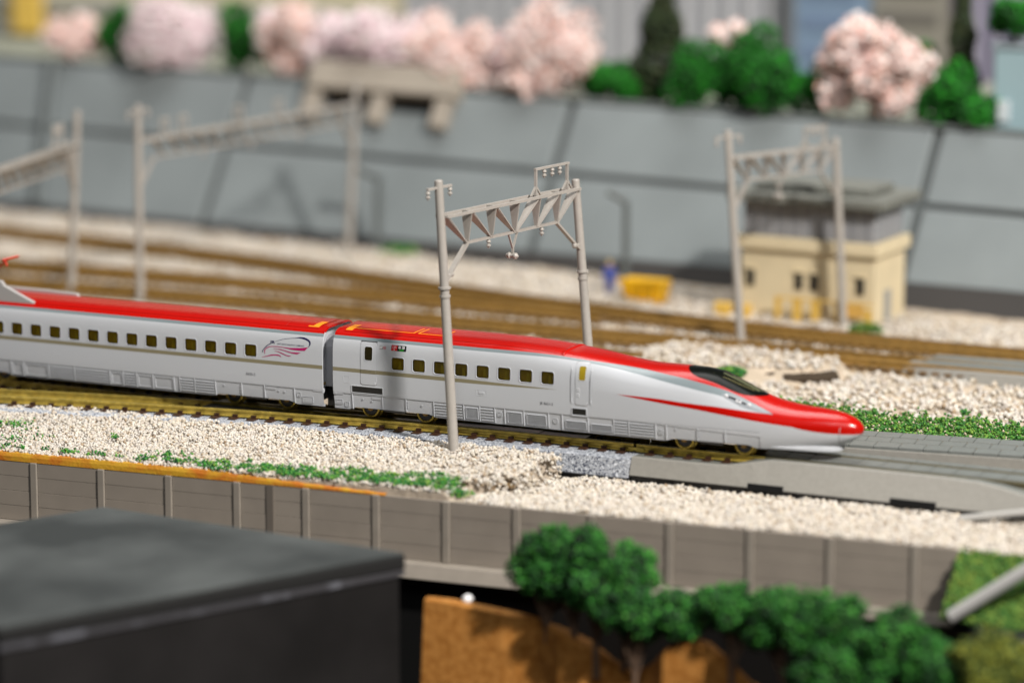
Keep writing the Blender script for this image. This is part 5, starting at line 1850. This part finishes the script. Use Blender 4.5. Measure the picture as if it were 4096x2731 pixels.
M_olive = mat('olive_leaf', (0.15, 0.18, 0.02, 1), .85, island=OLIVE)
M_bark = mat('bark', (0.13, 0.08, 0.05, 1), .9, var=.3, vscale=.8)


def tree(name, label, cat, base, zc, rx, rz, material, n, seed, group, lobes=9, leaf=(.7, 1.5), cone=False, hollow=.45, lobe_r=(.38, .62)):
    rg = np.random.default_rng(seed)
    root = thing(name, label, cat, base, group)
    top = np.array([base[0], base[1], zc])
    tr = MB()
    tr.tube(base, (base[0] + rg.normal(0, .4), base[1], base[2] + (zc - base[2]) * .7), max(.8, rx * .09), max(.5, rx * .06), 9)
    cs = []
    if cone:
        tr.tube(base, (base[0], base[1], zc + rz), 1.0, .2, 8)
        P_ = []
        for _ in range(n):
            t = rg.random() ** .7
            r = rx * (1 - t) * (.88 + .14 * math.sin(t * 26)) * rg.uniform(.25, 1) ** .5
            a = rg.uniform(0, 2 * math.pi)
            P_.append((base[0] + r * math.cos(a), base[1] + r * math.sin(a), zc - rz + 2 * rz * t - r * .15))
        P_ = np.array(P_)
    else:
        for i in range(lobes):
            d = rg.normal(size=3)
            d /= np.linalg.norm(d)
            c = top + d * np.array([rx, rx, rz]) * rg.uniform(.42, .72)
            cs.append((c, rg.uniform(*lobe_r) * min(rx, rz * 1.1)))
        cs.append((top, .6 * min(rx, rz)))
        for c, r in cs[:-1]:
            tr.tube((base[0], base[1], base[2] + (zc - base[2]) * rg.uniform(.3, .65)), c, max(.35, rx * .035), .15, 6)
        w = np.array([r ** 2.2 for c, r in cs])
        idx = rg.choice(len(cs), n, p=w / w.sum())
        D = rg.normal(size=(n, 3))
        D /= np.linalg.norm(D, axis=1)[:, None]
        rad = (hollow + (1 - hollow) * rg.random(n)) * np.array([cs[i][1] for i in idx])
        P_ = np.array([cs[i][0] for i in idx]) + D * rad[:, None]
        P_[:, 2] = np.maximum(P_[:, 2], base[2] + .4)
    tr.build('trunk', M_bark, root, smooth=40)
    o = obj_from(pieces('crown', P_, rg.uniform(leaf[0], leaf[1], len(P_)), material, seed + 1, 'oct', flat=(.18, .5), org=base), 'crown', root)
    o['kind'] = 'stuff'
    return root


G1, G2, G3 = 'cherry trees along the wall top', 'green shrubs along the wall top', 'dark firs behind the wall'
TZ = 48
tree('cherry_tree', 'small pale pink cherry tree nearest the left edge on the wall top', 'tree', (-312, 347.7, 50), 59.5, 13.8, 11, M_blossom, 1900, 101, G1)
tree('cherry_tree', 'big round white pink cherry tree between two dark green shrubs', 'tree', (-259.3, 339.8, 51), 65.5, 17, 16, M_pale, 3200, 102, G1, lobes=16, lobe_r=(.5, .62), hollow=.6)
tree('cherry_tree', 'bushy pink cherry tree just right of the second dark green shrub', 'tree', (-197.7, 332.7, 49), 64.9, 18, 17, M_blossom, 2700, 103, G1, lobes=14, lobe_r=(.3, .5))
tree('cherry_tree', 'bright white topped cherry tree above the concrete platform', 'tree', (-158.4, 330.6, 52), 66, 18.5, 15, M_pale, 2900, 104, G1, lobes=12)
tree('cherry_tree', 'pale pink cherry tree right of the concrete platform', 'tree', (-118, 323, 50), 63, 17, 14.5, M_blossom, 2500, 105, G1, lobes=12)
tree('cherry_tree', 'tall pink cherry tree left of the dark conifer', 'tree', (-83, 318.6, 51), 68, 18.5, 18, M_blossom, 3200, 106, G1, lobes=14)
tree('cherry_tree', 'low pink cherry bush drooping over the wall edge', 'tree', (-93, 313.5, 49), 54, 13.5, 6.5, M_blossom, 1300, 107, G1)
tree('cherry_tree', 'small pink cherry tree half hidden between green shrubs', 'tree', (-17, 330, 51), 74, 9.8, 6.5, M_blossom, 900, 108, G1)
tree('cherry_tree', 'large pink cherry tree of ragged clumps above the signal box', 'tree', (49.7, 300.3, 50), 70, 24.5, 20, M_blossom, 5200, 109, G1, lobes=26, lobe_r=(.22, .36), leaf=(.8, 1.7))
tree('shrub', 'dark green shrub left of the big round cherry tree', 'shrub', (-287.3, 349.5, 50), 62, 10.6, 15, M_leaf, 1900, 121, G2, hollow=.7)
tree('shrub', 'dark green shrub right of the big round cherry tree', 'shrub', (-229, 342, 50), 64, 12.8, 14, M_leaf, 2100, 122, G2, hollow=.7)
tree('shrub', 'low round green shrub left of the conifer foot', 'shrub', (-60.4, 313.8, 50), 58.5, 13.5, 8.8, M_leaf, 2000, 123, G2, hollow=.7)
tree('shrub', 'green shrub right of the conifer foot', 'shrub', (-22, 310.7, 50), 63, 14, 13, M_leaf, 2100, 124, G2, hollow=.7)
tree('shrub', 'tallest green shrub left of the large ragged cherry tree', 'shrub', (9, 306.7, 50), 66.5, 18, 16, M_leaf, 2900, 125, G2, hollow=.7)
tree('shrub', 'green shrub right of the large ragged cherry tree', 'shrub', (79, 296.5, 50), 61.5, 13.5, 10.5, M_leaf, 2000, 126, G2, hollow=.7)
tree('shrub', 'green round crown over the pale blue kiosk', 'shrub', (101, 297, 81), 88.5, 11.5, 7.5, M_leaf, 1300, 127, G2, hollow=.7)
tree('fir_tree', 'tall dark brown green conifer rising behind the shrubs', 'tree', (-39.3, 319, 50), 78, 17, 30, M_fir, 3200, 131, G3, cone=True, leaf=(.8, 1.8))
tree('fir_tree', 'thin dark conifer right of the large ragged cherry tree', 'tree', (79, 307.5, 50), 80, 10, 32, M_fir, 1800, 132, G3, cone=True)

tree('shrub', 'dark green shrub filling the gap at the conifer foot', 'shrub', (-48.4, 316, 50), 57, 12, 8, M_leaf, 1500, 141, G2, hollow=.7)
tree('shrub', 'dark green shrub between the two middle green ones', 'shrub', (-7.6, 313, 50), 59, 12.5, 9.5, M_leaf, 1600, 142, G2, hollow=.7)
tree('shrub', 'dark green shrub tucked left behind the ragged cherry tree', 'shrub', (21, 317, 50), 59.5, 10.5, 11.5, M_leaf, 1600, 143, G2, hollow=.7)
tree('shrub', 'dark green shrub tucked right behind the ragged cherry tree', 'shrub', (61, 314, 50), 65, 10.5, 14, M_leaf, 1700, 144, G2, hollow=.7)
tree('shrub', 'low dark green shrub at the foot of the blue kiosk', 'shrub', (92, 291, 50), 58, 8, 6.5, M_leaf, 900, 145, G2, hollow=.7)
tree('cherry_tree', 'white pink cherry tree behind the left end of the platform', 'tree', (-181, 338, 50), 64, 16.5, 14.5, M_pale, 2400, 151, G1, lobes=14, lobe_r=(.3, .5))
tree('cherry_tree', 'white pink cherry tree behind the right end of the platform', 'tree', (-141, 334.5, 50), 64, 15.5, 14, M_blossom, 2300, 152, G1, lobes=14, lobe_r=(.3, .5))
tree('cherry_tree', 'pale cherry tree filling the gap before the tall pink one', 'tree', (-104, 329.5, 50), 63, 14, 13, M_pale, 2000, 153, G1, lobes=14, lobe_r=(.3, .5))
tree('cherry_tree', 'pale cherry top peeping over the second dark green shrub', 'tree', (-218, 349, 50), 68, 9, 10, M_pale, 900, 154, G1)

kb = thing('kiosk', 'pale blue kiosk under a green crown at the right edge', 'kiosk', (104, 300, 50))
MB().box(95, 116, 294, 306, 50, 79).build('wall', mat('kiosk_blue', (0.30, 0.42, 0.46, 1), .6), kb, bevel=.5)
MB().box(97, 101, 292.8, 293.9, 54, 61).build('window', mat('kiosk_white', (0.6, 0.65, 0.68, 1), .4), kb)
MB().box(94, 117, 293, 307, 79.1, 80.6).build('roof', mat('kiosk_roof', (0.32, 0.38, 0.42, 1), .6), kb)


def fin_building(label, x0, x1, y, z0, z1, wallm, finm, pitch, fw, grp='far model buildings'):
    b = thing('office_building', label, 'building', ((x0 + x1) / 2, y, z0), grp)
    MB().box(x0, x1, y, y + 40, z0, z1).build('wall', wallm, b)
    x = x0 + pitch / 2
    while x < x1:
        MB().box(x - fw / 2, x + fw / 2, y - 1.6, y - .02, z0, z1).build('fin', finm, b)
        x += pitch
    return b


M_bA = mat('far_grey_blue', (0.27, 0.275, 0.30, 1), .6)
M_bA2 = mat('far_fin_pale', (0.50, 0.50, 0.52, 1), .6)
M_bB = mat('far_violet', (0.10, 0.09, 0.15, 1), .6)
M_bB2 = mat('far_fin_violet', (0.36, 0.34, 0.42, 1), .6)
fin_building('blurred grey building with pale upright fins behind the pink trees', -215, -28, 455, 40, 150, M_bA, M_bA2, 9, 3.2)
fin_building('blurred violet building with pale upright fins at top right', 28, 82, 452, 40, 150, M_bB, M_bB2, 7.5, 3.0)
b = thing('office_building', 'blurred slate blue building between the grey finned ones', 'building', (-20, 440, 40), 'far model buildings')
MB().box(-33, -4, 440, 480, 40, 150).build('wall', mat('far_slate', (0.19, 0.27, 0.38, 1), .6), b)
for k in range(6):
    MB().box(-30, -7, 439.2, 439.9, 55 + k * 12, 61 + k * 12).build('window', mat('far_window', (0.16, 0.22, 0.33, 1), .2), b)
b = thing('office_building', 'blurred brown grey building left of the violet one', 'building', (12, 446, 40), 'far model buildings')
MB().box(-3, 27, 446, 480, 40, 150).build('wall', mat('far_brown', (0.24, 0.225, 0.19, 1), .6), b)
for k in range(6):
    MB().box(0, 24, 445.2, 445.9, 58 + k * 12, 63 + k * 12).build('window', mat('far_window_b', (0.15, 0.14, 0.125, 1), .2), b)
b = thing('office_building', 'blurred dark grey building at the top right corner', 'building', (100, 446, 40), 'far model buildings')
MB().box(83, 150, 446, 480, 40, 150).build('wall', mat('far_dark', (0.10, 0.10, 0.115, 1), .6), b)
for k in range(6):
    MB().box(86, 147, 445.2, 445.9, 56 + k * 12, 62 + k * 12).build('window', mat('far_window_c', (0.13, 0.13, 0.16, 1), .2), b)
b = thing('station_building', 'blurred beige building with grey ledge at the top left', 'building', (-330, 450, 40), 'far model buildings')
MB().box(-520, -216, 450, 490, 40, 150).build('wall', mat('far_beige', (0.56, 0.51, 0.36, 1), .7), b)
MB().box(-520, -216, 444, 449.9, 50, 54).build('ledge', mat('far_ledge', (0.36, 0.36, 0.33, 1), .7), b)
MB().box(-520, -216, 446, 449.9, 60, 66).build('ledge', MATS['far_ledge'], b)
MB().box(-402, -388, 440, 443.9, 50, 90).build('banner', mat('far_yellow', (0.75, 0.50, 0.10, 1), .6), b)

# ---------------------------------------------------------------- foreground: dark building, cork rocks, bushes
fb = thing('dark_building', 'dark building with mottled grey flat roof at the bottom left', 'building', (20, -150, -60))
M_fwall = mat('dark_wall', (0.012, 0.011, 0.011, 1), .8, spec=.15, var=.4, vscale=.03)
M_froof = mat('mottled_roof', (0.032, 0.036, 0.036, 1), .85, spec=.2, c2=(0.075, 0.082, 0.081, 1), vscale=.022, pat=.48)
R_, FL_, B_ = np.array([72.0, -105.5]), np.array([19.5, -206.5]), np.array([-21.5, -96.0])
L_ = FL_ + (B_ - R_)
quad = [FL_, R_, B_, L_]
cen = sum(quad) / 4


def fbox(grow, z0, z1):
    q = [cen + (p - cen) * (1 + grow) for p in quad]
    return MB().hull8([(p[0], p[1], z0) for p in q], [(p[0], p[1], z1) for p in q])


fbox(-.02, -72, -15.7).build('wall', M_fwall, fb)
fbox(0, -14.0, -10.4).build('parapet', mat('parapet_dark', (0.014, 0.014, 0.014, 1), .7, spec=.2), fb, bevel=.5)
fbox(-.005, -10.35, -9.8).build('roof', M_froof, fb)
fbox(-.004, -15.6, -14.05).build('trim', mat('trim_highlights', (0.05, 0.049, 0.054, 1), .3, c2=(0.16, 0.165, 0.19, 1), vscale=.10, pat=.66), fb)  # pale specks painted in for highlights along the seam
M_cork = mat('cork', (0.30, 0.11, 0.010, 1), .9, c2=(0.43, 0.185, 0.035, 1), vscale=.6, pat=.5, bump=.25, bscale=1.2)
CX = [71.8, 78, 86, 94, 102, 110, 116, 122, 128, 133, 138, 143, 148, 153, 158, 165, 175, 190]
CZ = [-23.9, -23.8, -24.4, -25, -26, -28, -30, -34, -37, -34, -28.5, -25.6, -27, -30.5, -35, -38, -40, -42]
rk = MB()
rows_ = []
for x, z in zip(CX, CZ):
    bump_ = 0 if x < 100 else 3.0 * math.sin(x * .21) + 1.0 * math.sin(x * .63)
    rows_.append([(x, -91, z - .6), (x, -94 + .6 * bump_, z), (x, -95 + bump_, z - .6), (x, -96 + bump_ * .8, z - 9), (x, -97 + bump_ * .4, z - 20), (x, -99, -71)])
rk.grid(rows_, flip=False)
rk.add(rows_[0] + [(71.8, -91, -71)], [(0, 1, 2, 3, 4, 5, 6)])
tag(rk.build('cork_rock', M_cork), 'orange brown cork rock face below the front bushes', 'rock')
wbd = MB()
wbd.lathe((82.7, -92.5, -24.6), (0, 0, 1), [(0, .5), (.2, 1.1), (.8, 1.45), (1.5, 1.3), (2.0, .7), (2.2, .2)], 16)
tag(wbd.build('white_pebble', mat('pebble_white', (0.85, 0.85, 0.85, 1), .4), smooth=True), 'single white pebble on the cork rock edge', 'pebble')

G4 = 'green foam bushes in the foreground'
BUSH = [('left lobe of the large dark bush standing before the beige wall', (105, -98, -26), -12, 8.5, 8, 2600), ('topmost dark bush standing before the beige wall', (113, -99, -26), -9.5, 9, 9, 3000), ('right shoulder bush of the large dark one', (126, -98, -24), -10, 8, 6.5, 2200),
        ('middle dark bush under the right shoulder one', (120, -101, -26), -15, 9, 6, 2200), ('green bush hanging down over the cork face', (131, -103, -34), -20.5, 7.5, 8, 2200), ('dark bush just right of the hanging one', (142, -100, -28), -17.5, 8.5, 6, 2000), ('dark bush above the rounded cork hump', (155, -99, -28), -17, 8.5, 6, 2000),
        ('dark bush reaching up to the wall foot', (169, -101, -32), -17.5, 9.5, 8, 2400), ('tall dark bush right of the cork hump', (182, -103, -36), -17, 9.5, 9, 2600), ('low dark bush at the bottom edge below the tall one', (186, -109, -42), -26, 12, 7.5, 2600),
        ('dark green bush left of the olive one', (197, -100, -40), -20, 9.5, 8, 2400), ('small dark bush leaning on the olive one', (208, -103, -42), -24.5, 8, 7, 1800)]
for i, (lab, base, zc, rx, rz, n) in enumerate(BUSH):
    tree('bush', lab, 'bush', (base[0], base[1] + 4, base[2] - 12), zc - .6, rx * 1.22, rz * 1.18, M_front, int(n * 1.3), 201 + 3 * i, G4, lobes=22, lobe_r=(.26, .46), leaf=(.5, 1.1), hollow=.55)
tree('bush', 'olive yellow bush filling the bottom right corner', 'bush', (221, -98, -44), -24, 13, 10.5, M_olive, 3600, 260, G4, lobes=18, lobe_r=(.26, .46), leaf=(.5, 1.1), hollow=.55)
